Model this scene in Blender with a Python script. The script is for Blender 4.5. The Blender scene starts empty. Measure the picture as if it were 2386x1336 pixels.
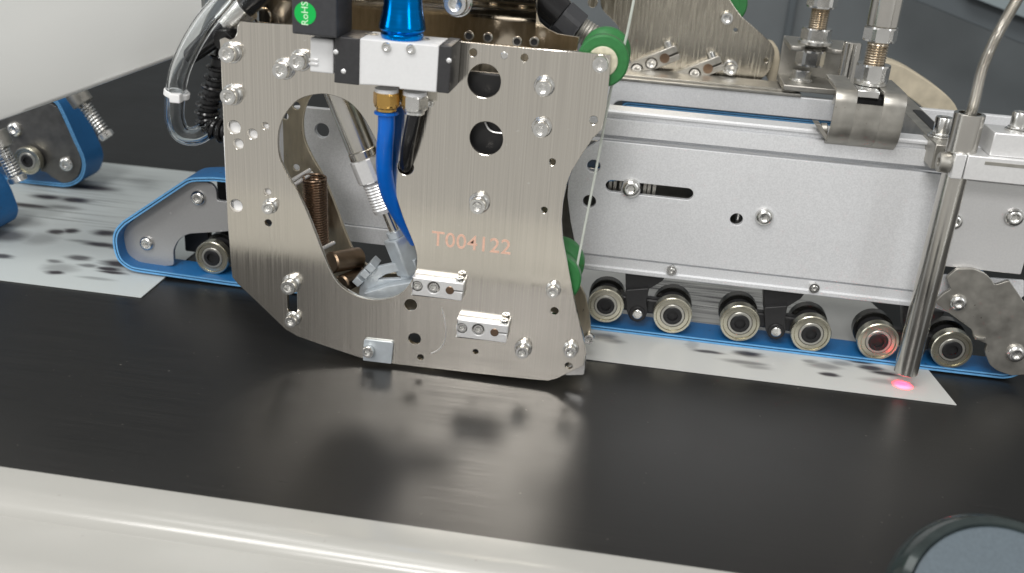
import bpy, bmesh, math, random
from mathutils import Vector, Matrix
random.seed(4)
scn = bpy.context.scene
COL = scn.collection
S = 0.001                                   # everything below is worked out in millimetres

# ------------------------------------------------------------------ camera
F, PX, PY = 2332.0, 1193.0, 668.0           # focal length and centre, in photo pixels (2386 wide)
def _n(v): return v.normalized()
VX, VZ = Vector((-21760, -2557, F)), Vector((-391, 5454, F))
AX = _n(-VX); AD = VZ - AX * VZ.dot(AX); AD = _n(AD)
AY = AD.cross(AX)
if AY.z < 0: AY = -AY
AZ = -AD
CAM = Vector((101.9, -433.9, 237.4))
def ray(u, v):
    d = Vector(((u - PX) / F, (v - PY) / F, 1.0))
    return Vector((AX.dot(d), AY.dot(d), AZ.dot(d)))
def at(u, v, y):                            # point of the vertical plane y seen at a photo pixel (mm)
    r = ray(u, v); return CAM + r * ((y - CAM.y) / r.y)
def flat(u, v, z=0.0):                      # point of the horizontal plane z
    r = ray(u, v); return CAM + r * ((z - CAM.z) / r.z)
cd = bpy.data.cameras.new('camera'); cam = bpy.data.objects.new('camera', cd); COL.objects.link(cam)
cd.sensor_width = 36.0; cd.lens = 36.0 * F / 2386.0; cd.clip_start = 0.01; cd.clip_end = 50
right = Vector((AX.x, AY.x, AZ.x)); up = -Vector((AX.y, AY.y, AZ.y)); back = -Vector((AX.z, AY.z, AZ.z))
M = Matrix((right, up, back)).transposed().to_4x4(); M.translation = CAM * S
cam.matrix_world = M
scn.camera = cam
cd.dof.use_dof = True; cd.dof.focus_distance = 0.50; cd.dof.aperture_fstop = 10.0

# ------------------------------------------------------------------ world, lamps, exposure
w = bpy.data.worlds.new('World'); scn.world = w; w.use_nodes = True
bg = w.node_tree.nodes['Background']; bg.inputs[0].default_value = (1.0, 0.985, 0.95, 1); bg.inputs[1].default_value = 0.47
def area(name, loc, aim, sx, sy, power, col=(1, 1, 1)):
    l = bpy.data.lights.new(name, 'AREA'); l.shape = 'RECTANGLE'; l.size = sx; l.size_y = sy; l.energy = power; l.color = col
    o = bpy.data.objects.new(name, l); COL.objects.link(o); o.location = loc
    o.rotation_euler = (Vector(aim) - Vector(loc)).to_track_quat('-Z', 'Y').to_euler(); return o
area('front_window', (-0.16, -2.1, 1.27), (0.0, 0.0, 0.05), 0.7, 0.36, 20, (1, 0.975, 0.955))
area('ceiling_light', (-0.55, -1.55, 2.5), (0.0, 0.0, 0.05), 1.6, 0.7, 42, (1, 0.985, 0.955))
area('ceiling_light', (-0.25, -0.30, 1.7), (0.05, 0.0, 0), 1.5, 0.25, 4.5, (1, 0.99, 0.96))
area('window_light', (-1.7, -0.7, 0.7), (0.0, 0.0, 0.08), 0.6, 1.1, 6, (0.95, 0.98, 1))
area('window_light', (1.5, -1.3, 0.8), (0.15, 0.0, 0.08), 0.3, 1.1, 5, (0.95, 0.98, 1))
scn.view_settings.view_transform = 'Standard'; scn.view_settings.look = 'None'
scn.view_settings.gamma = 1; scn.view_settings.exposure = 0.0

# ------------------------------------------------------------------ materials
MATS = {}
def mat(name, col, metal=0.0, rough=0.5, noise=None, bump=0.0, var=0.0, rvar=0.0, coat=0.0, trans=0.0, ior=1.45, spec=None, noise2=None, bump2=0.0, detail=2.0, smudge=None, specks=None):
    """noise = (sx,sy,sz) cycles per metre of the grain in object space"""
    m = bpy.data.materials.new(name); m.use_nodes = True; MATS[name] = m
    nt = m.node_tree; b = nt.nodes['Principled BSDF']; L = nt.links.new
    b.inputs['Base Color'].default_value = (*col, 1); b.inputs['Metallic'].default_value = metal
    b.inputs['Roughness'].default_value = rough; b.inputs['Coat Weight'].default_value = coat
    b.inputs['Transmission Weight'].default_value = trans; b.inputs['IOR'].default_value = ior
    if spec is not None: b.inputs['Specular IOR Level'].default_value = spec
    if noise:
        tc = nt.nodes.new('ShaderNodeTexCoord')
        def nz(sc, det):
            mp = nt.nodes.new('ShaderNodeMapping'); mp.inputs['Scale'].default_value = sc
            n = nt.nodes.new('ShaderNodeTexNoise'); n.inputs['Scale'].default_value = 1.0; n.inputs['Detail'].default_value = det
            L(tc.outputs['Object'], mp.inputs[0]); L(mp.outputs[0], n.inputs['Vector']); return n
        n = nz(noise, detail)
        def rng(src, a, c):
            r = nt.nodes.new('ShaderNodeMapRange'); r.inputs['From Min'].default_value = 0.28; r.inputs['From Max'].default_value = 0.72
            r.inputs['To Min'].default_value = a; r.inputs['To Max'].default_value = c; L(src.outputs['Fac'], r.inputs['Value']); return r
        if var:
            mx = nt.nodes.new('ShaderNodeMix'); mx.data_type = 'RGBA'
            mx.inputs[6].default_value = (*[c * (1 - var) for c in col], 1); mx.inputs[7].default_value = (*[min(1, c * (1 + var)) for c in col], 1)
            L(rng(n, 0, 1).outputs[0], mx.inputs[0]); L(mx.outputs[2], b.inputs['Base Color'])
        if smudge:
            n3 = nz((smudge[0],) * 3, 4.0); r1 = rng(n, max(0.02, rough - rvar), rough + rvar); r3 = rng(n3, 0.0, smudge[1])
            ad = nt.nodes.new('ShaderNodeMath'); ad.operation = 'ADD'; L(r1.outputs[0], ad.inputs[0]); L(r3.outputs[0], ad.inputs[1]); L(ad.outputs[0], b.inputs['Roughness'])
        elif rvar: L(rng(n, max(0.02, rough - rvar), rough + rvar).outputs[0], b.inputs['Roughness'])
        if specks:                          # (scale, threshold, colour, strength): dust, nicks
            n4 = nz((specks[0],) * 3, 1.0); r4 = nt.nodes.new('ShaderNodeMapRange'); r4.inputs['From Min'].default_value = specks[1]; r4.inputs['From Max'].default_value = specks[1] + .04
            r4.inputs['To Max'].default_value = specks[3]; L(n4.outputs['Fac'], r4.inputs['Value'])
            m4 = nt.nodes.new('ShaderNodeMix'); m4.data_type = 'RGBA'; L(r4.outputs[0], m4.inputs[0]); m4.inputs[7].default_value = (*specks[2], 1)
            if var: L(mx.outputs[2], m4.inputs[6])
            else: m4.inputs[6].default_value = (*col, 1)
            L(m4.outputs[2], b.inputs['Base Color'])
        if bump:
            bp = nt.nodes.new('ShaderNodeBump'); bp.inputs['Strength'].default_value = bump; bp.inputs['Distance'].default_value = 0.00004
            L(n.outputs['Fac'], bp.inputs['Height'])
            if noise2:
                n2 = nz(noise2, 1.0); b2 = nt.nodes.new('ShaderNodeBump'); b2.inputs['Strength'].default_value = bump2; b2.inputs['Distance'].default_value = 0.0004
                L(n2.outputs['Fac'], b2.inputs['Height']); L(bp.outputs[0], b2.inputs['Normal']); L(b2.outputs[0], b.inputs['Normal'])
            else: L(bp.outputs[0], b.inputs['Normal'])
    return m
mat('brushed_nickel', (0.76, 0.72, 0.65), 1, 0.10, (1500, 1500, 10), 0.7, 0.08, 0.05, noise2=(200, 200, 2), bump2=0.08, detail=3, smudge=(24, 0.05), specks=(420, .76, (.9, .88, .82), .6))
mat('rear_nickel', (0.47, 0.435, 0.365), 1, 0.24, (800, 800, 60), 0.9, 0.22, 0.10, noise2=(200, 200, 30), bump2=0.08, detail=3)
mat('tan_nickel', (0.66, 0.59, 0.46), 1, 0.34, (500, 200, 100), 0.12, 0.10, 0.08)
mat('polished_nickel', (0.68, 0.59, 0.47), 1, 0.13, (500, 200, 100), 0.12, 0.06, 0.05)
mat('satin_aluminium', (0.73, 0.74, 0.755), 0.35, 0.42, (1300, 1300, 1300), 0.6, 0.07, 0.04, detail=1, smudge=(26, 0.10), specks=(260, .77, (.9, .9, .9), .5))
mat('milled_aluminium', (0.80, 0.80, 0.80), 0.6, 0.36, (900, 900, 900), 0.12, 0.03, 0.05)
mat('bolt_steel', (0.74, 0.735, 0.715), 1, 0.24, (90, 90, 90), 0, 0.06, 0.05)
mat('dull_steel', (0.42, 0.405, 0.37), 0.9, 0.36, (160, 160, 160), 0.12, 0.14, 0.05, smudge=(60, 0.10), specks=(500, .74, (.10, .08, .06), .7))
mat('plate_grey', (0.47, 0.47, 0.47), 0.6, 0.40, (900, 900, 900), 0.1, 0.03, 0.03, specks=(260, .77, (.75, .75, .75), .5))
mat('shaded_steel', (0.17, 0.165, 0.155), 0.8, 0.38, (160, 160, 160), 0.05, 0.14, 0.05)  # dull steel with the white cover's shade put into the colour
mat('polished_steel', (0.62, 0.60, 0.56), 1, 0.22, (60, 60, 60), 0, 0.06, 0.05)
mat('thread_steel', (0.50, 0.43, 0.34), 1, 0.25)
mat('zinc', (0.50, 0.545, 0.58), 0.45, 0.36, (250, 250, 250), 0.08, 0.08, 0.05)
mat('bearing_steel', (0.62, 0.595, 0.49), 0.95, 0.25, (70, 70, 70), 0, 0.08, 0.05)
mat('shaded_bearing', (0.10, 0.098, 0.09), 0.9, 0.25)  # bearing steel darkened: shadow on the rear bearings is in the colour
mat('dark_bronze', (0.22, 0.16, 0.11), 1, 0.36, (120, 120, 120), 0, 0.3, 0.08)
mat('race_steel', (0.52, 0.51, 0.47), .8, 0.34)
mat('dark_rubber', (0.014, 0.014, 0.015), 0, 0.45, (800, 800, 800), 0.1, 0.1)
mat('black_plastic', (0.032, 0.032, 0.034), 0, 0.42, (900, 900, 900), 0.12, 0.08, 0.06)
mat('charcoal_plastic', (0.040, 0.041, 0.045), 0, 0.38, (900, 900, 900), 0.1, 0.06, 0.06)
mat('black_bracket', (0.020, 0.020, 0.021), 0, 0.40, (500, 500, 500), 0.1, 0.1)
mat('light_plastic', (0.66, 0.665, 0.67), 0, 0.42, (700, 700, 700), 0.05, 0.02)
mat('white_block', (0.82, 0.83, 0.85), 0, 0.4, (300, 300, 300), 0.04, 0.02)
mat('blue_anodised', (0.0, 0.20, 0.62), 1, 0.17, (80, 80, 900), 0.06, 0.08, 0.04)
mat('blue_hose', (0.0, 0.115, 0.52), 0, 0.28, (150, 150, 150), 0.06, 0.06)
mat('black_hose', (0.012, 0.012, 0.013), 0, 0.22, (150, 150, 150), 0.06, 0.06)
mat('brass', (0.70, 0.43, 0.13), 1, 0.2, (300, 300, 300), 0.05, 0.06)
mat('belt_blue', (0.013, 0.125, 0.33), 0, 0.42, (900, 900, 900), 0.3, 0.10, 0.05, smudge=(60, .15), specks=(300, .72, (.03, .05, .09), .6))
mat('belt_edge', (0.14, 0.38, 0.68), 0, 0.5, (300, 900, 900), 0.15, 0.12)
mat('belt_core', (0.01, 0.025, 0.06), 0, 0.6)
mat('pulley_green', (0.028, 0.165, 0.045), 0, 0.42, (500, 500, 500), 0.08, 0.08)
mat('hub_cream', (0.58, 0.55, 0.42), 0, 0.5, (500, 500, 500), 0.1, 0.14)
mat('cream_plastic', (0.50, 0.44, 0.33), 0, 0.55, (120, 120, 120), 0.15, 0.16)
mat('cord', (0.72, 0.76, 0.70), 0, 0.3, (300, 300, 300), 0.05, 0.06, trans=0.35)
mat('clear_vinyl', (0.93, 0.95, 0.96), 0, 0.06, trans=1.0, ior=1.38)
mat('tie_nylon', (0.85, 0.85, 0.85), 0, 0.35, (300, 300, 300), 0.05, 0.04, trans=0.15)
mat('number_copper', (0.72, 0.46, 0.355), 0.15, 0.55, (600, 600, 600), 0.1, 0.12)
mat('sticker_green', (0.0, 0.42, 0.07), 0, 0.4, (300, 300, 300), 0.03, 0.05)
mat('sticker_print', (0.55, 0.80, 0.55), 0, 0.45, (600, 600, 600), 0.03, 0.05)
mat('frame_paint', (0.41, 0.405, 0.38), 0.0, 0.15, (20, 40, 40), 0.005, 0.02, 0.02, ior=1.6, smudge=(30, .08), specks=(300, .78, (.25, .23, .2), .4))
mat('cover_white', (0.51, 0.515, 0.50), 0, 0.25, (8, 8, 8), 0, 0.02, coat=0.5)
mat('wall_grey', (0.135, 0.15, 0.158), 0.1, 0.45, (30, 30, 30), 0.1, 0.05)
mat('beam_grey', (0.095, 0.11, 0.12), 0.1, 0.4, (30, 30, 30), 0.1, 0.05)
mat('pale_panel', (0.22, 0.26, 0.275), 0, 0.4, (30, 30, 30), 0.1, 0.04)
mat('knob_grey', (0.09, 0.115, 0.135), 0, 0.5, (900, 900, 900), 0.15, 0.10)
mat('knob_rim', (0.03, 0.04, 0.04), 0.2, 0.10, (90, 90, 90), 0.2, 0.3)
mat('spring_bronze', (0.24, 0.165, 0.115), 1, 0.28)
mat('black_belt', (0.010, 0.0095, 0.009), 0, 0.31, (14, 1000, 300), 0.3, 0.3, 0.05, noise2=(7, 150, 50), bump2=0.006, detail=3, ior=1.45, smudge=(14, 0.08), specks=(300, .76, (.12, .115, .10), .6))

def glow(name, col, st):
    m = bpy.data.materials.new(name); m.use_nodes = True; MATS[name] = m; b = m.node_tree.nodes['Principled BSDF']
    b.inputs['Base Color'].default_value = (*col, 1); b.inputs['Emission Color'].default_value = (*col, 1); b.inputs['Emission Strength'].default_value = st
glow('red_lens', (1, 0.05, 0.10), 4.0)

# ------------------------------------------------------------------ mesh builder (millimetres)
def circ(c, r, n=28, rz=None):
    rz = rz or r
    return [(c[0] + r * math.cos(2 * math.pi * i / n), c[1] + rz * math.sin(2 * math.pi * i / n)) for i in range(n)]
def catmull(P, k=6, closed=True):
    P = [Vector(p) for p in P]; n = len(P); out = []
    for i in range(n if closed else n - 1):
        a = P[(i - 1) % n] if closed else P[max(i - 1, 0)]; b = P[i]; c = P[(i + 1) % n] if closed else P[i + 1]; d = P[(i + 2) % n] if closed else P[min(i + 2, n - 1)]
        for j in range(k):
            t = j / k
            out.append(0.5 * ((2 * b) + (c - a) * t + (2 * a - 5 * b + 4 * c - d) * t * t + (3 * b - a - 3 * c + d) * t ** 3))
    if not closed: out.append(P[-1])
    return out
def rounded(P, r, k=4):                     # round the corners of a closed 2-D polygon; r number or per-point list
    out = []; n = len(P)
    for i in range(n):
        p = Vector(P[i]); a = Vector(P[i - 1]) - p; c = Vector(P[(i + 1) % n]) - p
        ri = r[i] if isinstance(r, (list, tuple)) else r
        la, lc = a.length, c.length
        d = min(ri, la * 0.45, lc * 0.45)
        if d < 0.05: out.append(tuple(p)); continue
        p0 = p + a / la * d; p1 = p + c / lc * d
        for j in range(k + 1):
            t = j / k; q = p0 * (1 - t) ** 2 + p * 2 * t * (1 - t) + p1 * t * t; out.append(tuple(q))
    return out
def slot2(c, half, r, n=10, ang=0.0):       # stadium
    out = []
    for i in range(n + 1): a = -math.pi / 2 + math.pi * i / n; out.append((half + r * math.cos(a), r * math.sin(a)))
    for i in range(n + 1): a = math.pi / 2 + math.pi * i / n; out.append((-half + r * math.cos(a), r * math.sin(a)))
    ca, sa = math.cos(ang), math.sin(ang)
    return [(c[0] + x * ca - z * sa, c[1] + x * sa + z * ca) for x, z in out]

class MB:
    def __init__(s): s.v = []; s.f = []; s.mi = []; s.flat = set()
    def add(s, vs, fs, mi=0, flat=()):
        o = len(s.v); s.flat |= {len(s.f) + i for i in flat}; s.v += [tuple(p) for p in vs]; s.f += [tuple(i + o for i in f) for f in fs]; s.mi += [mi] * len(fs); return s
    def box(s, lo, hi, b=0.3, rot=None, piv=None, mi=0):
        bm = bmesh.new(); bmesh.ops.create_cube(bm, size=1)
        for v in bm.verts: v.co = Vector([lo[i] + (v.co[i] + .5) * (hi[i] - lo[i]) for i in range(3)])
        if b: bmesh.ops.bevel(bm, geom=bm.edges[:], offset=b, segments=2, affect='EDGES', profile=0.5, clamp_overlap=True)
        if rot is not None:
            pv = Vector(piv) if piv is not None else (Vector(lo) + Vector(hi)) / 2
            for v in bm.verts: v.co = pv + rot @ (v.co - pv)
        bm.verts.index_update(); big = sorted(range(len(bm.faces)), key=lambda i: -list(bm.faces)[i].calc_area())[:6]
        s.add([v.co[:] for v in bm.verts], [[q.index for q in f.verts] for f in bm.faces], mi, big); bm.free(); return s
    def lathe(s, o, d, prof, n=28, rf=None, cap=True, mi=0, ph=0.0):
        """prof = [(r,t)] or [(r,t,hex)] along direction d; hex True makes that ring a hexagon"""
        o = Vector(o); d = Vector(d).normalized(); a = d.orthogonal().normalized()
        if abs(d.z) < 0.95: a = (Vector((0, 0, 1)) - d * d.z).normalized()
        else: a = Vector((1, 0, 0)); a = (a - d * a.dot(d)).normalized()
        b = d.cross(a); vs = []; fs = []
        for p in prof:
            for i in range(n):
                th = 2 * math.pi * i / n + ph; r = p[0]
                if len(p) > 2 and p[2]:
                    q = (th % (math.pi / 3)) - math.pi / 6; r = p[0] * math.cos(math.pi / 6) / math.cos(q)
                vs.append(o + d * p[1] + (a * math.cos(th) + b * math.sin(th)) * r)
        for k in range(len(prof) - 1):
            for i in range(n): fs.append((k * n + i, k * n + (i + 1) % n, (k + 1) * n + (i + 1) % n, (k + 1) * n + i))
        fl = [k * n + i for k in range(len(prof) - 1) if abs(prof[k][1] - prof[k + 1][1]) < 1e-4 for i in range(n)]
        fl += [k * n + i for k in range(len(prof) - 1) if len(prof[k]) > 2 and len(prof[k + 1]) > 2 for i in range(n)]
        if cap:
            fl += [len(fs), len(fs) + 1]
            fs.append(tuple(reversed(range(n)))); m = (len(prof) - 1) * n; fs.append(tuple(range(m, m + n)))
        return s.add(vs, fs, mi, fl)
    def cyl(s, p0, p1, r, n=28, b=0.3, r1=None, mi=0):
        p0, p1 = Vector(p0), Vector(p1); L = (p1 - p0).length; r1 = r if r1 is None else r1
        return s.lathe(p0, p1 - p0, [(max(r - b, .01), 0), (r, b), (r1, L - b), (max(r1 - b, .01), L)], n, mi=mi)
    def ring(s, o, d, r0, r1, h, n=32, b=0.2, mi=0):
        return s.lathe(o, d, [(r0, 0), (r1 - b, 0), (r1, b), (r1, h - b), (r1 - b, h), (r0, h), (r0, 0)], n, cap=False, mi=mi)
    def hexn(s, o, d, r, h, hole=0, ph=0.0, b=0.12):
        n = 24; pr = [(r * .90, 0), (r, h * b, True), (r, h * (1 - b), True), (r * .90, h)]
        if hole: pr = [(hole, 0)] + pr + [(hole, h), (hole, 0)]
        return s.lathe(o, d, pr, n, cap=not hole, ph=ph)
    def thread(s, p0, p1, r, pitch, dep, n=20):
        p0, p1 = Vector(p0), Vector(p1); L = (p1 - p0).length; k = max(2, int(L / pitch)); pr = []
        for i in range(k): pr += [(r - dep, i * pitch), (r, (i + .5) * pitch)]
        pr.append((r - dep, L)); return s.lathe(p0, p1 - p0, pr, n)
    def tube(s, path, r, n=14, inner=None, cap=True, mi=0):
        P = [Vector(p) for p in path]; m = len(P)
        T = [(P[min(i + 1, m - 1)] - P[max(i - 1, 0)]).normalized() for i in range(m)]
        a = T[0].orthogonal().normalized(); fr = []
        for i in range(m):
            a = (a - T[i] * a.dot(T[i])).normalized(); fr.append((a.copy(), T[i].cross(a)))
        def skin(rr, flip):
            vs = []; fs = []
            for i in range(m):
                q = rr(i) if callable(rr) else rr
                for j in range(n): th = 2 * math.pi * j / n; vs.append(P[i] + (fr[i][0] * math.cos(th) + fr[i][1] * math.sin(th)) * q)
            for i in range(m - 1):
                for j in range(n):
                    f = (i * n + j, i * n + (j + 1) % n, (i + 1) * n + (j + 1) % n, (i + 1) * n + j); fs.append(f[::-1] if flip else f)
            return vs, fs
        vs, fs = skin(r, False); o = len(s.v); s.add(vs, fs, mi)
        if inner:
            vs, fs = skin(inner, True); o2 = len(s.v); s.add(vs, fs, mi)
            for base in (0, (m - 1) * n):
                for j in range(n): s.f.append((o + base + j, o + base + (j + 1) % n, o2 + base + (j + 1) % n, o2 + base + j)); s.mi.append(mi)
        elif cap: s.f.append(tuple(o + i for i in reversed(range(n)))); s.f.append(tuple(o + (m - 1) * n + i for i in range(n))); s.mi += [mi, mi]
        return s
    def prism(s, outline, c0, c1, holes=(), b=0.3, plane='xz', mi=0):
        """outline and holes in the plane, extruded from c0 to c1 along the third axis"""
        cu = bpy.data.curves.new('tmp', 'CURVE'); cu.dimensions = '2D'; cu.fill_mode = 'BOTH'
        for pts in [outline] + list(holes):
            sp = cu.splines.new('POLY'); sp.points.add(len(pts) - 1); sp.use_cyclic_u = True
            for q, p in zip(sp.points, pts): q.co = (p[0], p[1], 0, 1)
        h = abs(c1 - c0) / 2; b = min(b, h * .8)
        cu.extrude = h - b; cu.bevel_depth = b; cu.offset = -b; cu.bevel_resolution = 1
        ob = bpy.data.objects.new('tmp', cu); me = bpy.data.meshes.new_from_object(ob); mid = (c0 + c1) / 2
        if plane == 'xz': g = lambda p: (p.x, mid - p.z, p.y)
        elif plane == 'yz': g = lambda p: (mid + p.z, p.x, p.y)
        else: g = lambda p: (p.x, p.y, mid + p.z)
        s.add([g(v.co) for v in me.vertices], [list(p.vertices) for p in me.polygons], mi, [i for i, p in enumerate(me.polygons) if abs(p.normal.z) > .999])
        bpy.data.objects.remove(ob); bpy.data.curves.remove(cu); bpy.data.meshes.remove(me); return s
    def strip(s, path, width0, width1, th, closed=False, mi_side=1):
        """belt: path of (x,z) mm, thickness th to its left, between y=width0 and y=width1"""
        P = [Vector((p[0], p[1])) for p in path]; m = len(P); vs = []; fs = []; ms = []
        yo = [p[2] if len(p) > 2 else 0.0 for p in path]
        for i in range(m):
            a = P[(i - 1) % m] if closed else P[max(i - 1, 0)]; c = P[(i + 1) % m] if closed else P[min(i + 1, m - 1)]
            t = (c - a).normalized(); nn = Vector((-t.y, t.x)); q = P[i] + nn * th
            k0, k1 = width0 + yo[i], width1 + yo[i]; vs += [(P[i].x, k0, P[i].y), (P[i].x, k1, P[i].y), (q.x, k1, q.y), (q.x, k0, q.y)]
        for i in range(m if closed else m - 1):
            j = (i + 1) % m
            for k in range(4): fs.append((4 * i + k, 4 * i + (k + 1) % 4, 4 * j + (k + 1) % 4, 4 * j + k)); ms.append(mi_side if k in (1, 3) else 0)
        if not closed: fs += [(3, 2, 1, 0), (4 * m - 4, 4 * m - 3, 4 * m - 2, 4 * m - 1)]; ms += [0, 0]
        o = len(s.v); s.v += vs; s.f += [tuple(i + o for i in f) for f in fs]; s.mi += ms; return s
    def text(s, body, size, o, dx, dz, th=0.12, center=True):
        cu = bpy.data.curves.new('tmp', 'FONT'); cu.body = body; cu.size = size; cu.extrude = th / 2; cu.resolution_u = 4; cu.offset = size * .006; cu.space_character = 1.03
        if center: cu.align_x = 'CENTER'; cu.align_y = 'CENTER'
        ob = bpy.data.objects.new('tmp', cu); me = bpy.data.meshes.new_from_object(ob)
        o = Vector(o); dx = Vector(dx).normalized(); dz = Vector(dz).normalized(); nn = dx.cross(dz)
        s.add([o + dx * v.co.x + dz * v.co.y + nn * v.co.z for v in me.vertices], [list(p.vertices) for p in me.polygons])
        bpy.data.objects.remove(ob); bpy.data.curves.remove(cu); bpy.data.meshes.remove(me); return s
    def mesh(s, name, mats, base=(0, 0, 0), ang=32):
        me = bpy.data.meshes.new(name); b = Vector(base)
        me.from_pydata([tuple((Vector(p) - b) * S) for p in s.v], [], s.f)
        for m in (mats if isinstance(mats, (list, tuple)) else [mats]): me.materials.append(MATS[m])
        for p, i in zip(me.polygons, s.mi): p.material_index = i
        for p in me.polygons: p.use_smooth = p.index not in s.flat
        bm = bmesh.new(); bm.from_mesh(me); bmesh.ops.remove_doubles(bm, verts=bm.verts, dist=1e-7); bmesh.ops.recalc_face_normals(bm, faces=bm.faces); bm.to_mesh(me); bm.free()
        fl = [p.index for p in me.polygons if not p.use_smooth]
        me.set_sharp_from_angle(angle=math.radians(ang))
        for i in fl: me.polygons[i].use_smooth = False
        return me

BASE = {}
def thing(name, label, cat, base, group=None):
    o = bpy.data.objects.new(name, None); COL.objects.link(o); o.location = Vector(base) * S; o.empty_display_size = 0.01
    o['label'] = label; o['category'] = cat
    if group: o['group'] = group
    BASE[o.name] = Vector(base); return o
def part(name, mb, mats, parent, label=None, kind=None, ang=32):
    base = BASE[parent.name]; o = bpy.data.objects.new(name, mb.mesh(name, mats, base, ang)); COL.objects.link(o); o.parent = parent
    BASE[o.name] = base
    if label: o['label'] = label
    if kind: o['kind'] = kind
    return o
def single(name, mb, mats, base, label=None, cat=None, group=None, kind=None, ang=32):
    o = bpy.data.objects.new(name, mb.mesh(name, mats, base, ang)); COL.objects.link(o); o.location = Vector(base) * S; BASE[o.name] = Vector(base)
    if label: o['label'] = label
    if cat: o['category'] = cat
    if group: o['group'] = group
    if kind: o['kind'] = kind
    return o
def inst(name, me, parent, pos, rot=None, sc=1.0):
    """a part that shares mesh data, its own origin at world point pos (mm)"""
    o = bpy.data.objects.new(name, me); COL.objects.link(o); o.parent = parent
    o.location = (Vector(pos) - BASE[parent.name]) * S
    if rot is not None: o.rotation_euler = rot
    if sc != 1.0: o.scale = (sc, sc, sc)
    BASE[o.name] = Vector(pos); return o

# shared fasteners: axis towards -Y, seat at the origin (unit radius 4 mm head)
def cap_head(r, h, sock):
    return MB().lathe((0, 0, 0), (0, -1, 0), [(r * .96, 0), (r, .2), (r, h - .5), (r * .93, h), (sock * 1.25, h), (sock * 1.1, h - .15, True), (sock, h - h * .55, True), (0.05, h - h * .6)], 24)
ME_CAP = cap_head(3.9, 4.4, 1.9).mesh('bolt', 'bolt_steel', ang=40)
ME_WASH = MB().ring((0, 0, 0), (0, -1, 0), 2.2, 5.0, 1.0).ring((0.25, 0, 0.35), (0, -1, 0), 2.2, 4.45, 2.1, b=.35).mesh('washer', 'bolt_steel')
ME_BUTTON = MB().lathe((0, 0, 0), (0, -1, 0), [(4.6, 0), (4.75, .5), (4.5, 1.4), (3.8, 2.3), (2.9, 2.75), (2.2, 2.8), (1.95, 2.6, True), (1.8, 1.0, True), (.05, .9)], 24).mesh('screw', 'bolt_steel', ang=40)
ME_HEXB = MB().lathe((0, 0, 0), (0, -1, 0), [(2.9, 0, True), (3.2, .3, True), (3.2, 1.6, True), (2.8, 2.2), (1.8, 2.2), (1.6, 2.9), (0.9, 3.0), (.8, 2.2), (.05, 2.1)], 24).mesh('nut', 'bolt_steel', ang=40)
def bolt(parent, u, v, y, sc=1.0, washer=True, up=2.2, name='bolt', me=None):
    """u,v = pixel of the head's face"""
    face = at(u, v, y - (up + 4.4) * sc)
    seat = Vector((face.x, y - up * sc, face.z))
    b = inst(name, me or ME_CAP, parent, seat, rot=(0, random.uniform(0, 1), 0), sc=sc)
    if washer:
        w_ = bpy.data.objects.new('washer', ME_WASH); COL.objects.link(w_); w_.parent = b
        w_.location = (0, (up) * S, 0)
    return b
def xz(L, y): return [(at(u, v, y).x, at(u, v, y).z) for u, v in L]
def pc(u, v, y): p = at(u, v, y); return (p.x, p.z)

# ================================================================== setting
BX0, BX1 = -900, 900
mb = MB().box((BX0, -131, -6), (BX1, 706, 0), 0)
single('conveyor_surface', mb, 'black_belt', (0, 0, 0), kind='structure')
# pale machine frame in front of the belt (profile y,z)
prof = [(-124.6, -8), (-124.6, .7), (-125.2, 1.2), (-136, 1.2), (-138.5, 1.05), (-141, .5), (-143.2, -.4), (-145.0, -1.7), (-146.3, -3.2), (-146.9, -4.8), (-147.4, -5.0), (-166, -5.2), (-170, -5.3), (-172.5, -5.8), (-175, -6.8), (-177, -8.2), (-178.2, -9.8), (-178.7, -10.6),
        (-268, -11), (-276, -11.6), (-281, -13), (-284.5, -16), (-286, -20), (-286, -140), (-280, -140), (-280, -40), (-131.5, -14), (-131.5, -8)]
mb = MB().prism(prof, BX0, BX1, b=0, plane='yz')
single('machine_frame', mb, 'frame_paint', (0, -140, 0), kind='structure', ang=25)
mb = MB().box((BX0, 706, -20), (1500, 716, 700), 0)
single('back_wall', mb, 'wall_grey', (0, 706, 0), kind='structure')
p = at(1842, 40, 700)
single('wall_seam', MB().box((p.x - 4, 699, 0), (p.x + 4, 705.9, 600), 1), 'beam_grey', (p.x, 700, 0), kind='structure')
# slanted beam and pale panel at the back, top right
def slab(name, L, y, d, m, label, cat, b=.8):
    o = xz(L, y); c = Vector((sum(q[0] for q in o) / len(o), y, min(q[1] for q in o)))
    return single(name, MB().prism(o, y, y + d, b=b), m, c, label, cat)
slab('slanted_beam', [(2130, 0), (2390, 106), (2700, 232), (2700, -160), (2090, -160)], 520, 25, 'beam_grey', 'dark grey slanted beam behind the armoured cable, upper right corner', 'beam')
slab('pale_panel', [(2262, -6), (2370, 36), (2600, 120), (2600, -140), (2200, -140)], 505, 8, 'pale_panel', 'pale bluish panel at the top right corner in front of the slanted beam', 'panel')

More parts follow.
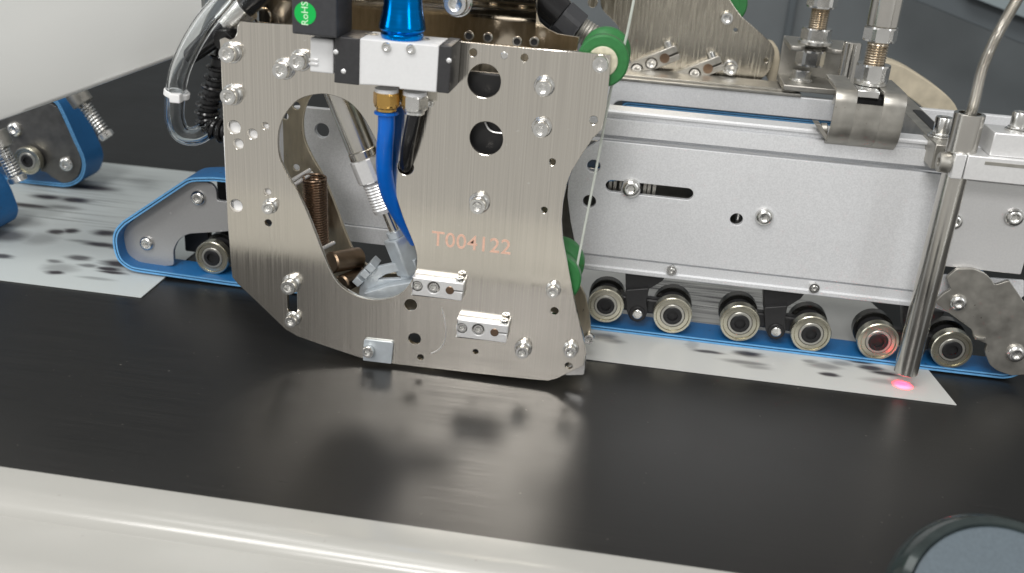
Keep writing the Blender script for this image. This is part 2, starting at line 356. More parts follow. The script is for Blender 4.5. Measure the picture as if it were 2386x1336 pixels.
# ------------------------------------------------------------------ printed sheets lying on the black belt
def print_mat(name, base, blobs, lines, ori):
    m = bpy.data.materials.new(name); m.use_nodes = True; MATS[name] = m; nt = m.node_tree; b = nt.nodes['Principled BSDF']; L = nt.links.new
    N = nt.nodes.new; b.inputs['Roughness'].default_value = 0.42
    tc = N('ShaderNodeTexCoord'); wob = N('ShaderNodeTexNoise'); wob.inputs['Scale'].default_value = 1; wob.inputs['Detail'].default_value = 2
    mp0 = N('ShaderNodeMapping'); mp0.inputs['Scale'].default_value = (90, 420, 1); L(tc.outputs['Object'], mp0.inputs[0]); L(mp0.outputs[0], wob.inputs['Vector'])
    wv = N('ShaderNodeVectorMath'); wv.operation = 'SUBTRACT'; wv.inputs[1].default_value = (.5, .5, .5); L(wob.outputs['Color'], wv.inputs[0])
    ws = N('ShaderNodeVectorMath'); ws.operation = 'MULTIPLY_ADD'; ws.inputs[1].default_value = (.007, .0016, 0); L(wv.outputs[0], ws.inputs[0]); L(tc.outputs['Object'], ws.inputs[2])
    def soft(c, h, edge, st, src):
        mp = N('ShaderNodeMapping'); mp.vector_type = 'POINT'; mp.inputs['Scale'].default_value = (1 / h[0], 1 / h[1], 0); mp.inputs['Location'].default_value = (-c[0] / h[0], -c[1] / h[1], 0)
        L(src, mp.inputs[0]); ln = N('ShaderNodeVectorMath'); ln.operation = 'LENGTH'; L(mp.outputs[0], ln.inputs[0])
        r = N('ShaderNodeMapRange'); r.interpolation_type = 'SMOOTHSTEP'; r.inputs['From Min'].default_value = 1.15; r.inputs['From Max'].default_value = edge
        r.inputs['To Min'].default_value = 0; r.inputs['To Max'].default_value = st; L(ln.outputs['Value'], r.inputs['Value']); return r.outputs[0]
    def world(u, v, rx, ry):
        c = flat(u, v); a = flat(u - rx, v); e = flat(u + rx, v); t = flat(u, v - ry); d = flat(u, v + ry)
        return ((c - ori) * S, ((e - a).length / 2 * S, max(abs(t.y - d.y) / 2, 0.35) * S))
    acc = None
    def plus(x):
        nonlocal acc
        if acc is None: acc = x; return
        a = N('ShaderNodeMath'); a.operation = 'MAXIMUM'; L(acc, a.inputs[0]); L(x, a.inputs[1]); acc = a.outputs[0]
    for (u, v, rx, ry, st) in blobs:
        c, h = world(u, v, rx * 1.5, ry * 1.2); plus(soft(c, h, 0.3, min(1, st * 1.4), ws.outputs[0]))
    for (u, v, rx, ry, st, fx, fy, th) in lines:
        c, h = world(u, v, rx, ry); k = soft(c, h, 0.75, st, tc.outputs['Object'])
        mp = N('ShaderNodeMapping'); mp.inputs['Scale'].default_value = (fx, fy, 1); mp.inputs['Location'].default_value = (u, v, 0); L(tc.outputs['Object'], mp.inputs[0])
        n = N('ShaderNodeTexNoise'); n.inputs['Scale'].default_value = 1; n.inputs['Detail'].default_value = 1.5; L(mp.outputs[0], n.inputs['Vector'])
        r = N('ShaderNodeMapRange'); r.inputs['From Min'].default_value = th; r.inputs['From Max'].default_value = th + .12; L(n.outputs['Fac'], r.inputs['Value'])
        q = N('ShaderNodeMath'); q.operation = 'MULTIPLY'; L(k, q.inputs[0]); L(r.outputs[0], q.inputs[1]); plus(q.outputs[0])
    mx = N('ShaderNodeMix'); mx.data_type = 'RGBA'; mx.inputs[6].default_value = (*base, 1); mx.inputs[7].default_value = (0.035, 0.030, 0.035, 1)
    L(acc, mx.inputs[0]); L(mx.outputs[2], b.inputs['Base Color'])
A = flat(330, 695); B = flat(405, 630); D = flat(430, 398); 
A.y = 41.7; dx = (B.x - A.x) / (B.y - A.y) * 0.5
o1 = Vector((A.x, A.y, 0))
print_mat('left_print', (0.50, 0.54, 0.54), [
    (215, 440, 55, 7, .75), (110, 462, 38, 6, .8), (175, 469, 36, 7, .9), (70, 482, 50, 5, .7), (150, 486, 40, 5, .4), (40, 520, 55, 14, .35), (15, 552, 50, 16, .55), (132, 543, 20, 7, .7), (166, 541, 18, 7, .8),
    (246, 546, 30, 8, .95), (236, 573, 42, 6, .8), (200, 566, 40, 4, .4), (275, 580, 26, 5, .6), (95, 560, 36, 16, .25), (185, 604, 28, 7, .6), (128, 612, 18, 5, .5), (205, 622, 22, 5, .5), (140, 628, 38, 12, .3), (128, 638, 20, 6, .75),
    (278, 618, 40, 9, .95), (255, 630, 26, 6, .8), (262, 638, 32, 4, .8), (5, 600, 24, 6, .65), (225, 652, 40, 4, .3)],
    [(200, 420, 190, 34, .75, 16, 520, .56), (190, 480, 230, 48, .6, 12, 420, .57), (300, 520, 130, 26, .5, 12, 420, .56), (350, 430, 120, 40, .5, 12, 420, .6)], o1)
pts = [(A.x - 190, A.y), (A.x, A.y), (A.x + dx * 225, 267), (A.x - 190, 265)]
single('printed_sheet', MB().prism(pts, .15, .75, b=.1, plane='xy'), 'left_print', o1, 'pale printed card sheet on the black belt at far left, under the left belt nose', 'card sheet', 'printed sheets carried on the belt')
A2 = flat(2228, 946); A2.y = 34.2; E2 = flat(2165, 868); sl = (E2.x - A2.x) / (E2.y - A2.y)
o2 = Vector((150, 34, 0))
print_mat('right_print', (0.51, 0.515, 0.50), [
    (1408, 788, 28, 9, .5), (1425, 797, 26, 6, .4), (1612, 808, 12, 13, .2), (1650, 823, 30, 4, .65), (1742, 828, 28, 7, .7), (1735, 848, 42, 5, .45), (1760, 858, 30, 5, .3), (2005, 846, 28, 5, .8), (2030, 861, 26, 7, .9), (2060, 873, 28, 5, .85),
    (1918, 856, 30, 8, .4), (1932, 876, 18, 5, .7), (1888, 846, 16, 5, .4), (1960, 850, 22, 6, .35), (2068, 893, 44, 7, .3)],
    [(1620, 690, 160, 40, .85, 14, 500, .47), (1760, 700, 140, 26, .5, 14, 500, .52), (1600, 735, 160, 20, .55, 14, 380, .5)], o2)
pts = [(85, 34.2), (A2.x, 34.2), (A2.x + sl * 110, 144.2), (A2.x + sl * 110 - 30, 262), (60, 262)]
single('printed_sheet', MB().prism(pts, .15, .75, b=.1, plane='xy'), 'right_print', o2, 'pale printed card sheet under the rollers with a red light spot on its corner', 'card sheet', 'printed sheets carried on the belt')

# ================================================================== front belt carrier: rail, noses, end
def carrier_rail(y, zt=123.4, zb=36, x0=-80, x1=262, th=16):
    # section in y,z with two milled grooves and a lip, front face at y
    return [(y + 1.2, zt), (y + .4, zt - .9), (y + .4, zt - 1.8), (y + 2.6, zt - 2.2), (y + 2.6, zt - 4.2), (y, zt - 4.6), (y, 110.6), (y + 4.6, 110.4), (y + 4.6, 107.8), (y, 107.4),
            (y, 45.0), (y + 1.6, 44.9), (y + 1.6, 43.9), (y + .3, 43.8), (y + .3, 38.6), (y - 1.0, 38.0), (y - 1.0, 36.2), (y - .6, 35.6), (y + 6, 35.6), (y + 6, 104), (y + th, 106), (y + th, zt)]
Yr = 72
fc = thing('belt_carrier', 'satin aluminium belt carrier rail with slot and button screws, right of the nickel head', 'belt carrier', (170, 80, 36), 'belt carriers')
# front rail: section pieces above and below the cut-out face plate
def band(prof, x0, x1): return MB().prism(prof, x0, x1, b=.12, plane='yz')
top = [(Yr + 1.2, 123.4), (Yr + .3, 122.6), (Yr + .3, 121.6), (Yr + 3.0, 121.0), (Yr + 3.0, 119.0), (Yr, 118.6), (Yr, 110.7), (Yr + 5.5, 110.5), (Yr + 5.5, 107.5), (Yr + 13, 107.5), (Yr + 13, 123.4)]
part('top_flange', band(top, 62, 262), 'satin_aluminium', fc)
lip = [(Yr + 2.2, 44.6), (Yr + 2.2, 43.6), (Yr + .3, 43.4), (Yr + .3, 38.6), (Yr - 1.0, 38.0), (Yr - 1.0, 36.2), (Yr - .5, 35.7), (Yr + 11, 35.7), (Yr + 11, 44.6)]
part('bottom_flange', band(lip, 79.0, 263), 'satin_aluminium', fc)
face = xz([(1438, 331), (1395, 324), (1357, 352), (1336, 388), (1324, 424), (1322, 458), (1329, 516), (1338, 560), (1346, 594)], Yr)
zt_, zb_ = 107.4, 44.6
face = [(266, zt_), (face[0][0] - 6, zt_), (face[1][0] + 1, zt_)] + face[2:-1] + [(face[-1][0], zb_), (266, zb_)]
a, b_ = at(1425, 434, Yr), at(1601, 453, Yr)
holes = [slot2(((a.x + b_.x) / 2, (a.z + b_.z) / 2), (b_.x - a.x) / 2, 3.2, ang=math.atan2(b_.z - a.z, b_.x - a.x)),
         circ(pc(1383, 388, Yr), 3.5), circ(pc(1373, 470, Yr), 3.5), circ(pc(1716, 512, Yr), 3.3)]
part('face_plate', MB().prism(face, Yr, Yr + 3.4, holes, b=.25), 'satin_aluminium', fc)
part('left_plate', MB().prism(rounded([(-84, 109), (62, 109), (70, 96), (66, 60), (60, 46), (-60, 46), (-84, 70)], 6), Yr, Yr + 4, [circ(pc(750, 305, Yr), 4.0), circ((-40, 84), 3.2)], b=.25), 'satin_aluminium', fc)
part('left_plate_flange', MB().box((-62, Yr - 1, 36.2), (58, Yr + 10, 45.6), .4), 'satin_aluminium', fc)
part('inner_web', MB().box((-20, Yr + 26, 34), (262, Yr + 28, 100), .3), 'dull_steel', fc)
for (u, v, me, sc) in [(1470, 440, ME_BUTTON, 1.12), (1781, 507, ME_BUTTON, 1.0)]:
    inst('screw', me, fc, at(u, v, Yr - 1.4) + Vector((0, 1.2, 0)), sc=sc, rot=(0, .3, 0))
for (u, v) in [(1565, 630), (1897, 671)]: inst('nut', ME_HEXB, fc, at(u, v, Yr - .8) + Vector((0, 1.0, 0)), sc=.95, rot=(0, .1, 0))
# coil and studs seen through the slot and the holes
st = MB()
for u in (1421, 1432, 1446, 1502, 1512, 1524): q = at(u, 440, Yr + 9); st.box((q.x - 1.0, Yr + 7, q.z - 5), (q.x + 1.0, Yr + 12, q.z + 5), .3)
part('inner_spacer', st, 'dull_steel', fc)
q = at(1720, 508, Yr + 8); part('inner_pin', MB().cyl((q.x, Yr + 8, q.z - 6), (q.x, Yr + 8, q.z + 6), 1.5), 'bolt_steel', fc)
q = at(1383, 392, Yr + 8); part('inner_bar', MB().box((q.x - 12, Yr + 7, q.z - 1.6), (q.x + 6, Yr + 9, q.z - .2), .2), 'milled_aluminium', fc)

Yn = 79
nose = xz([(431, 426), (442, 424), (485, 425), (498, 433), (504, 446), (505, 468), (524, 470), (560, 474), (560, 536), (525, 540), (442, 545), (426, 551), (412, 565), (404, 584), (405, 619), (377, 621), (345, 620), (318, 610), (296, 592), (287, 567), (286, 546), (294, 527), (323, 503)], Yn)
npart = part('nose_plate', MB().prism(rounded(nose, 1.6, 3), Yn, Yn + 2.5, b=.3), 'plate_grey', fc)
for (u, v, sc) in [(459, 464, .95), (339, 570, .92)]:
    inst('screw', ME_BUTTON, fc, at(u, v, Yn - 2.2) + Vector((0, 2.2, 0)), sc=sc, rot=(0, .5, 0))
part('inner_block', MB().box((at(412, 580, 90).x, 100, 6), (at(470, 580, 90).x, 106, 24), 1).box((-140, 104, 10), (-90, 110, 60), 1), 'black_bracket', fc)
Yq = 64
rn = xz([(2230, 627), (2205, 648), (2217, 674), (2200, 684), (2178, 705), (2213, 731), (2264, 768), (2268, 776), (2270, 790), (2301, 802), (2295, 822), (2306, 850), (2323, 864), (2358, 876), (2390, 873), (2440, 850), (2452, 800), (2352, 654), (2318, 665), (2307, 648), (2295, 637), (2268, 627)], Yq)
part('nose_plate', MB().prism(rounded(rn, 1.3, 3), Yq, Yq + 2.5, b=.25), 'dull_steel', fc, label='mottled steel nose plate with notched left edge')
for (u, v, sc) in [(2235, 709, .92), (2369, 827, 1.05)]:
    inst('screw', ME_BUTTON, fc, at(u, v, Yq - 2.2) + Vector((0, 2.2, 0)), sc=sc, rot=(0, .2, 0))
q = at(2284, 789, Yq - .6); part('small_tab', MB().box((q.x - 2.6, Yq - 1, q.z - 1.0), (q.x + 2.6, Yq + .1, q.z + 1.0), .3).box((q.x - 1.6, Yq - 1.5, q.z - .5), (q.x + 1.6, Yq - .9, q.z + .5), .1), 'dull_steel', fc)
part('backing_strip', MB().prism(xz([(2180, 640), (2386, 655), (2386, 690), (2300, 760), (2170, 715)], 72), 72, 74, b=.2), 'satin_aluminium', fc)
# end block, upper-right
eb = thing('end_block', 'light aluminium end block with one button screw at the right edge', 'end block', (285, 68, 61.6))
L = xz([(2206, 412), (2259, 421), (2460, 443), (2460, 650), (2382, 641), (2205, 623)], Yr - 5)
zt_, zb_ = L[1][1], L[4][1]
part('block', MB().prism(rounded([(262, zt_), (301.6, zt_), (301.6, zb_), (262, zb_)], .8), Yr - 5, Yr + 6, b=.35), 'milled_aluminium', eb)
part('groove_bar', MB().box((262, Yr - 4.0, zt_ + .1), (330, Yr + 8, zt_ + 3.0), .2), 'dull_steel', eb)
inst('screw', ME_BUTTON, eb, at(2366, 510, Yr - 7.5) + Vector((0, 2.5, 0)), sc=1.0)
inst('screw', ME_BUTTON, eb, at(2226, 520, Yr - 7.5) + Vector((0, 2.5, 0)), sc=.9)

# ------------------------------------------------------------------ rear belt carrier with its own nose at far left
YR2 = 161
rc = thing('belt_carrier', 'rear satin aluminium rail with long slot showing dark blue belt, behind the front rail', 'belt carrier', (140, 170, 36), 'belt carriers')
a, b_ = at(1446, 251, YR2), at(1925, 300, YR2)
fz = a.z
prof2 = rounded([(40, 36), (320, 36), (320, 121.5), (40, 121.5)], 1)
part('face_plate', MB().prism(prof2, YR2, YR2 + 5, [slot2(((a.x + 290) / 2, fz - 1.0), (290 - a.x) / 2, 5.0)], b=.4), 'satin_aluminium', rc)
part('top_flange', MB().box((40, YR2 - 1, 121.6), (193, YR2 + 34, 123.4), .35).box((40, YR2 + 3, 123.5), (190, YR2 + 6, 124.6), .2), 'dull_steel', rc)
Y3 = 198
cl = xz([(-60, 230), (60, 232), (112, 238), (133, 250), (172, 330), (186, 362), (190, 386), (182, 410), (165, 424), (148, 428), (122, 414), (108, 402), (90, 398), (-60, 380)], Y3)
part('nose_plate', MB().prism(rounded(cl, 2, 3), Y3, Y3 + 3, b=.3), 'shaded_steel', rc, label='steel nose plate, coloured dark for the shade of the white cover')
for (u, v) in [(150, 385), (29, 304)]: inst('screw', ME_BUTTON, rc, at(u, v, Y3 - 3) + Vector((0, 3, 0)), sc=1.12)

# ------------------------------------------------------------------ blue belts
def arc(c, r, a0, a1, n=14): return [(c[0] + r * math.cos(math.radians(a0 + (a1 - a0) * i / n)), c[1] + r * math.sin(math.radians(a0 + (a1 - a0) * i / n))) for i in range(n + 1)]
def belt(name, path, y0, y1, label, group='blue drive belts', base=None, closed=True):
    b0 = base or (sum(p[0] for p in path) / len(path), (y0 + y1) / 2, 0)
    t = thing(name, label, 'belt', b0, group)
    def off(P, d):
        Q = [Vector(p[:2]) for p in P]; m = len(Q); o = []
        for i in range(m):
            tt = (Q[(i + 1) % m] - Q[i - 1]).normalized(); r = Q[i] + Vector((-tt.y, tt.x)) * d; o.append((r.x, r.y, P[i][2] if len(P[i]) > 2 else 0.0))
        return o
    part('outer_layer', MB().strip(path, y0, y1, 1.05, closed), ['belt_blue', 'belt_edge'], t)
    part('core_layer', MB().strip(off(path, 1.05), y0 + .5, y1 - .5, .55, closed), ['belt_core', 'belt_core'], t)
    part('inner_layer', MB().strip(off(path, 1.6), y0 + .15, y1 - .15, .9, closed), ['belt_blue', 'belt_edge'], t)
    return t
Yb0, Yb1 = 70.5, 91
n_ = xz([(345, 623), (318, 616), (291, 594), (280, 556), (284, 527), (302, 505), (431, 419), (458, 405), (512, 403)], Yn)
zr = n_[-1][1]
rr = xz([(2386, 882), (2352, 884)], 68)
lft = [tuple(p) for p in catmull([n_[8], n_[7], n_[6]], 4, False)] + [tuple(p) for p in catmull([n_[5], n_[4], n_[3], n_[2], n_[1], n_[0]], 5, False)]
rgt = arc((307, 15), 14, -90, 32, 14) + [(283, 62, 5), (272, 94, 6), (262, 99, 6)]
path = [(p[0], max(p[1], .9)) for p in lft] + [(-120, .9), (0, .9), (150, .9), (280, .9)] + rgt[0:] + [(150, 99, 6), (0, zr + 4, 6), (-80, zr + .5, 6), (-100, zr, 2)]
belt('drive_belt', path, Yb0, Yb1, 'long blue drive belt looped round the front carrier and under its rollers')
# rear carrier belt
n3 = xz([(-60, 216), (60, 220), (118, 228), (140, 244), (180, 330), (196, 366), (199, 392), (190, 418), (170, 432), (148, 436)], Y3)
cw = [(p[0], max(p[1], .9)) for p in n3]
path = [tuple(p) for p in catmull(cw[2:], 4, False)][::-1]
path = [(-400, .9)] + path[0:] + [cw[1], (-400, cw[1][1])]
belt('drive_belt', path, Y3, Y3 + 24, 'dark blue belt round the far-left rear nose below the white cover')
# inner return belt of the rear rail
path = arc((a.x + 4.6, fz - 1.2), 4.2, 90, 270, 12) + [(300, fz - 5.4)] + arc((300, fz - 1.2), 4.2, -90, 90, 12)
belt('drive_belt', path, YR2 + 3.2, YR2 + 24, 'dark blue return belt showing through the long slot of the rear rail')
# near-left belt nose at the edge of the picture
Yc = 124
n4 = xz([(-70, 345), (-30, 375), (0, 401), (22, 432), (40, 478), (42, 495), (33, 512), (10, 527), (-18, 533)], Yc)
n4 = [(p[0], max(p[1], .9)) for p in n4]
path = [(-400, .9)] + [tuple(p) for p in catmull(n4, 4, False)][::-1] + [(-400, n4[0][1] + 12)]
belt('drive_belt', path, Yc - 46, Yc, 'bright blue belt nose cut off by the left edge of the picture')

# ------------------------------------------------------------------ pressure rollers and their brackets
def roller_meshes():
    r = 10.8
    br = MB().ring((0, 0, 0), (0, 1, 0), 9.2, r, 6.2, 40, .45).ring((0, .55, 0), (0, 1, 0), 6.9, 9.15, 5, 36, .3).mesh('bearing', 'bearing_steel')
    rc_ = MB().ring((0, .25, 0), (0, 1, 0), 5.3, 6.6, 5, 32, .3).mesh('inner_race', 'race_steel')
    se = MB().ring((0, .9, 0), (0, 1, 0), 6.5, 7.0, 4, 32, .05).ring((0, -.1, 0), (0, 1, 0), 3.0, 5.2, 6, 28, .5).lathe((0, 1.6, 0), (0, 1, 0), [(3.2, 0), (3.2, 1)], 20).mesh('bushing', 'dark_rubber')
    hb = MB().lathe((0, 5.9, 0), (0, 1, 0), [(9.4, 0), (9.6, .4), (9.4, 2.2), (6.5, 2.6), (6.5, 8.6), (8.4, 9.0), (8.6, 9.4), (8.6, 12)], 32).mesh('hub', 'dark_rubber')
    rb = MB().ring((0, 17.8, 0), (0, 1, 0), 6, r, 6.2, 40, .45).mesh('bearing', 'shaded_bearing')
    rf = MB().lathe((0, 15.4, 0), (0, 1, 0), [(8.6, 0), (9.4, .3), (9.4, 2.0), (8.8, 2.3)], 32).mesh('spacer_ring', 'polished_steel')
    return br, rc_, se, hb, rb, rf
RM = roller_meshes()
def roller(u, v, y, label, sc=1.0):
    c = at(u, v, y); t = thing('pressure_roller', label, 'roller', (c.x, y, c.z), 'ball-bearing pressure rollers on the belts')
    b = inst('bearing', RM[0], t, c, sc=sc)
    for nme, me in (('inner_race', RM[1]), ('bushing', RM[2])):
        k = bpy.data.objects.new(nme, me); COL.objects.link(k); k.parent = b
    inst('hub', RM[3], t, c, sc=sc); inst('spacer_ring', RM[5], t, c, sc=sc)
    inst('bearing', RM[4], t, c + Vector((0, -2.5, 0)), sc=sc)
Yw = 71
roller(493, 602, 77, 'bearing roller under the left nose plate, beside the nickel head', .93)
for (u, v, sc, lb) in [(1411, 714, .93, 'bearing roller just right of the nickel head, first of the row under the rail'),
                       (1567, 737, .98, 'second bearing roller from the left under the rail, right of the first black bracket'),
                       (1724, 755, .99, 'third bearing roller from the left under the rail, left of the second black bracket'),
                       (1890, 780, .98, 'fourth bearing roller under the rail, right of the second black bracket'),
                       (2047, 798, .99, 'bearing roller tinted red by the sensor light, left of the sensor rod'),
                       (2219, 817, .99, 'bearing roller right of the sensor rod, beside the notched nose plate')]:
    roller(u, v, Yw, lb, sc)
roller(62, 376, 190, 'dim bearing roller at far left behind the spring screw', .9)
def bracket(du, dv, label):
    o = lambda u, v, y: at(u + du, v + dv, y)
    c = o(1485, 731, Yw + 3); t = thing('roller_bracket', label, 'bracket', (c.x, c.y, c.z), 'black roller brackets hanging under the rail')
    k = lambda L, y: [(o(u, v, y).x, o(u, v, y).z) for u, v in L]
    part('arm', MB().prism(rounded(k([(1457, 676), (1513, 672), (1509, 690), (1506, 705), (1509, 728), (1502, 745), (1485, 752), (1468, 745), (1460, 726)], Yw + 3), 1.2, 3), Yw + 3, Yw + 9, b=.5), 'black_bracket', t)
    part('mounting_block', MB().prism(rounded(k([(1457, 632), (1552, 644), (1543, 656), (1513, 674), (1458, 690)], Yw + 5), .8, 2), Yw + 5, Yw + 16, b=.4), 'black_bracket', t)
    part('rocker', MB().box((c.x - 17, Yw + 9, c.z - 2), (c.x + 17, Yw + 15, c.z + 7), 1.2, rot=Matrix.Rotation(.02, 3, 'Y')), 'black_bracket', t)
    part('pin', MB().ring((c.x, Yw + 3, c.z), (0, -1, 0), 3.0, 4.4, 1.0, b=.3), 'dark_rubber', t)
    part('pin', MB().lathe((c.x, Yw + 3, c.z), (0, -1, 0), [(2.7, 0), (2.7, 1.4), (2.3, 1.7), (1.2, 1.55)], 24), 'bolt_steel', t)
bracket(0, 0, 'black roller bracket with bright pin between the first and second rollers')
bracket(323, 41, 'black roller bracket with bright pin between the third and fourth rollers')
bracket(650, 84, 'black roller bracket half hidden behind the sensor rod')

# ================================================================== nickel head: two plates, spacers, bolts
hd = thing('nickel_head', 'brushed nickel twin-plate head with slanted oval slot and engraved number T004122', 'machine head', (0, 10, 4))
OUT = [(558, 51), (680, 58), (900, 80), (1060, 96), (1240, 113), (1423, 128), (1421, 170), (1414, 242), (1406, 285), (1401, 304), (1382, 322), (1358, 357), (1333, 397), (1320, 430), (1311, 472), (1308, 516), (1311, 560), (1322, 613), (1333, 672),
       (1344, 726), (1354, 766), (1361, 795), (1366, 825), (1360, 852), (1318, 873), (1300, 882), (1278, 888), (1240, 885), (1100, 870), (920, 849), (845, 836), (760, 808), (692, 784), (665, 768), (610, 715), (553, 661), (541, 646), (530, 520), (521, 300), (513, 112), (512, 92), (522, 88), (534, 94), (546, 89), (552, 78), (553, 62)]
SLOT = [(738, 220), (772, 222), (812, 238), (842, 268), (866, 308), (884, 348), (912, 425), (938, 505), (952, 540), (966, 576), (971, 602), (968, 630), (955, 661), (927, 688), (884, 699), (842, 694), (807, 677), (778, 648), (753, 592), (727, 525), (699, 460), (671, 412), (652, 370), (647, 330), (651, 295), (666, 262), (696, 232)]
T = 2.6
def rpx(u, v, r, y): return (at(u + r, v, y) - at(u - r, v, y)).length / 2
def hole(u, v, r, y=0, n=24): return circ(pc(u, v, y), rpx(u, v, r, y), n)
holes = [catmull([Vector(p) for p in xz(SLOT, 0)], 3)]
holes = [[(p[0], p[1]) for p in holes[0]]]
for (u, v, r) in [(1128, 189, 39), (1133, 323, 39)]: holes.append(hole(u, v, r, 0, 44))
for (u, v, r) in [(1102, 123, 9), (1222, 135, 9), (545, 297, 15), (588, 313, 11.5), (555, 336, 11.5), (618, 294, 8), (550, 480, 14.5), (623, 448, 8), (625, 520, 8), (945, 390, 18.5), (957, 711, 14), (966, 790, 14), (980, 833, 7), (1108, 820, 6), (1292, 725, 9), (1325, 853, 8.5), (1287, 378, 8), (1268, 490, 7.5), (1383, 281, 10)]:
    holes.append(hole(u, v, r))
a, b_ = at(681, 672, 0), at(681, 722, 0)
holes.append(slot2(((a.x + b_.x) / 2, (a.z + b_.z) / 2), (a.z - b_.z) / 2, rpx(680, 700, 11, 0), ang=math.pi / 2))
part('front_plate', MB().prism(xz(OUT, 0), 0, T, holes, b=.25), 'brushed_nickel', hd)
# back plate: same slot, 35 mm behind
YB = 35
off = [(p[0], p[1]) for p in holes[0]]
OB = [(at(600, 40, YB).x, at(600, 40, YB).z - 4)] + xz([(605, 60), (1000, 86), (1290, 108), (1345, 115), (1342, 160)], YB) + xz([(1320, 300), (1300, 400), (1298, 520), (1318, 590), (1345, 650), (1364, 690), (1373, 730), (1377, 770), (1370, 790)], YB) + [(66, 8), (40, 5), (-30, 8), (-50, 14), (-79, 38), (-82, 100)]
hb = [off] + [hole(u, v, r, YB) for (u, v, r) in [(690, 247, 9), (664, 271, 8), (690, 391, 8), (1340, 747, 5)]]
part('back_plate', MB().prism(OB, YB, YB + 2.2, hb, b=.25), 'tan_nickel', hd)
# bent upper sheet, rolled towards the viewer at the top
x0, x1 = at(604, 40, YB).x, at(1250, 40, YB).x
pr = [(YB - .3, 157), (YB - .3, 168), (YB - .8, 171), (YB - 2.6, 174), (YB - 5.2, 176.2), (YB - 8, 178), (YB - 9.4, 180.5), (YB - 10, 184), (YB - 10, 215), (YB - 7.8, 215), (YB - 7.8, 184), (YB - 7.2, 181.6), (YB - 6, 180), (YB - 3, 178), (YB - .6, 175.5), (YB + 1.2, 172), (YB + 1.7, 168), (YB + 1.7, 157)]
part('upper_sheet', MB().prism(pr, x0, x1, b=0, plane='yz'), 'polished_nickel', hd, ang=60)
rt = xz([(1252, -40), (1252, 30), (1258, 50), (1276, 66), (1300, 78), (1350, 86), (1345, 118), (1240, 118), (1240, -40)], YB + 1)
part('upper_gusset', MB().prism(rt, YB - .2, YB + 2.0, b=.2), 'polished_nickel', hd)
for (u, v) in [(1093, 84), (1137, 88), (1205, 97), (1245, 98)]:
    c = at(u, v, YB - .4); part('eyelet', MB().ring((c.x, YB - .25, c.z), (0, -1, 0), 1.5, 2.3, .9, 20, .2), 'bolt_steel', hd)
    c = at(u, v, YB - .4); part('eyelet_bore', MB().lathe((c.x, YB - .25, c.z), (0, -1, 0), [(1.55, 0), (1.55, .3)], 16), 'dark_rubber', hd)
bolt(hd, 1060, 10, YB - 10, 1.35, up=1.2)
c = at(612, 40, YB - .5); part('eyelet', MB().ring((c.x, YB - .25, c.z), (0, -1, 0), 3.2, 4.4, 1, 24, .3), 'polished_nickel', hd)
# black box added behind the two big round holes to darken them inside
part('hole_darkener', MB().box((12, 9, 84), (62, 12, 149), 1), 'black_bracket', hd)
c = at(1150, 290, 8); part('inner_arc', MB().tube(catmull([at(u, v, 7.5) for u, v in [(1130, 285), (1138, 300), (1150, 308), (1172, 311)]], 5, False), .5, 8), 'milled_aluminium', hd)
part('side_block', MB().box((-86.5, T + .1, 70), (-66, 18, 117), .6), 'white_block', hd)
part('edge_strip', MB().box((-90.4, 4, at(515, 466, 4).z), (-86.6, 16, at(515, 316, 4).z), .4), 'white_block', hd)
for (u, v, sc) in [(527, 128, .98), (530, 227, .98), (652, 166, .98), (691, 146, .98), (1265, 207, .92), (1259, 304, .92), (1112, 482, .98), (622, 487, .74), (670, 672, .95), (676, 752, .78), (856, 823, .76), (1287, 683, .74), (1216, 823, .86), (1328, 823, .76)]:
    bolt(hd, u, v, 0, sc)
bolt(hd, 1372, 792, YB, .7, washer=False, up=0.0)
part('rear_foot', MB().prism(rounded(xz([(1322, 845), (1366, 828), (1362, 872), (1318, 874)], 6), 1), 5, 9, b=.3), 'bolt_steel', hd)
for (u, v) in [(934, 243), (1001, 243)]: bolt(hd, u, v, 0, .42, washer=False, up=0.0)
bolt(hd, 1398, 152, 0, .9, washer=False, up=0.0)
# filled small holes and the corner tab
c = at(1175, 130, 0); part('plug', MB().lathe((c.x, .4, c.z), (0, -1, 0), [(1.7, 0), (1.7, .3), (1.4, .5)], 18), 'bolt_steel', hd)
tab = rounded(xz([(848, 790), (917, 798), (912, 848), (846, 840)], -1.2), [1.5, 1.5, .5, .5])
part('corner_tab', MB().prism(tab, -1.6, -.1, b=.3), 'zinc', hd)
o = at(1098, 569, -.1); part('engraved_number', MB().text('T004122', 10.3, (o.x, -.05, o.z + .2), (1, 0, -.008), (0, 0, 1), .14), 'number_copper', hd, label='copper-coloured number T004122')
scr = [at(u, v, -.05) for u, v in [(1029, 718), (1036, 745), (1039, 775), (1034, 800), (1022, 815), (1004, 824)]]
part('scratch', MB().tube(catmull(scr, 4, False), .22, 6), 'milled_aluminium', hd)
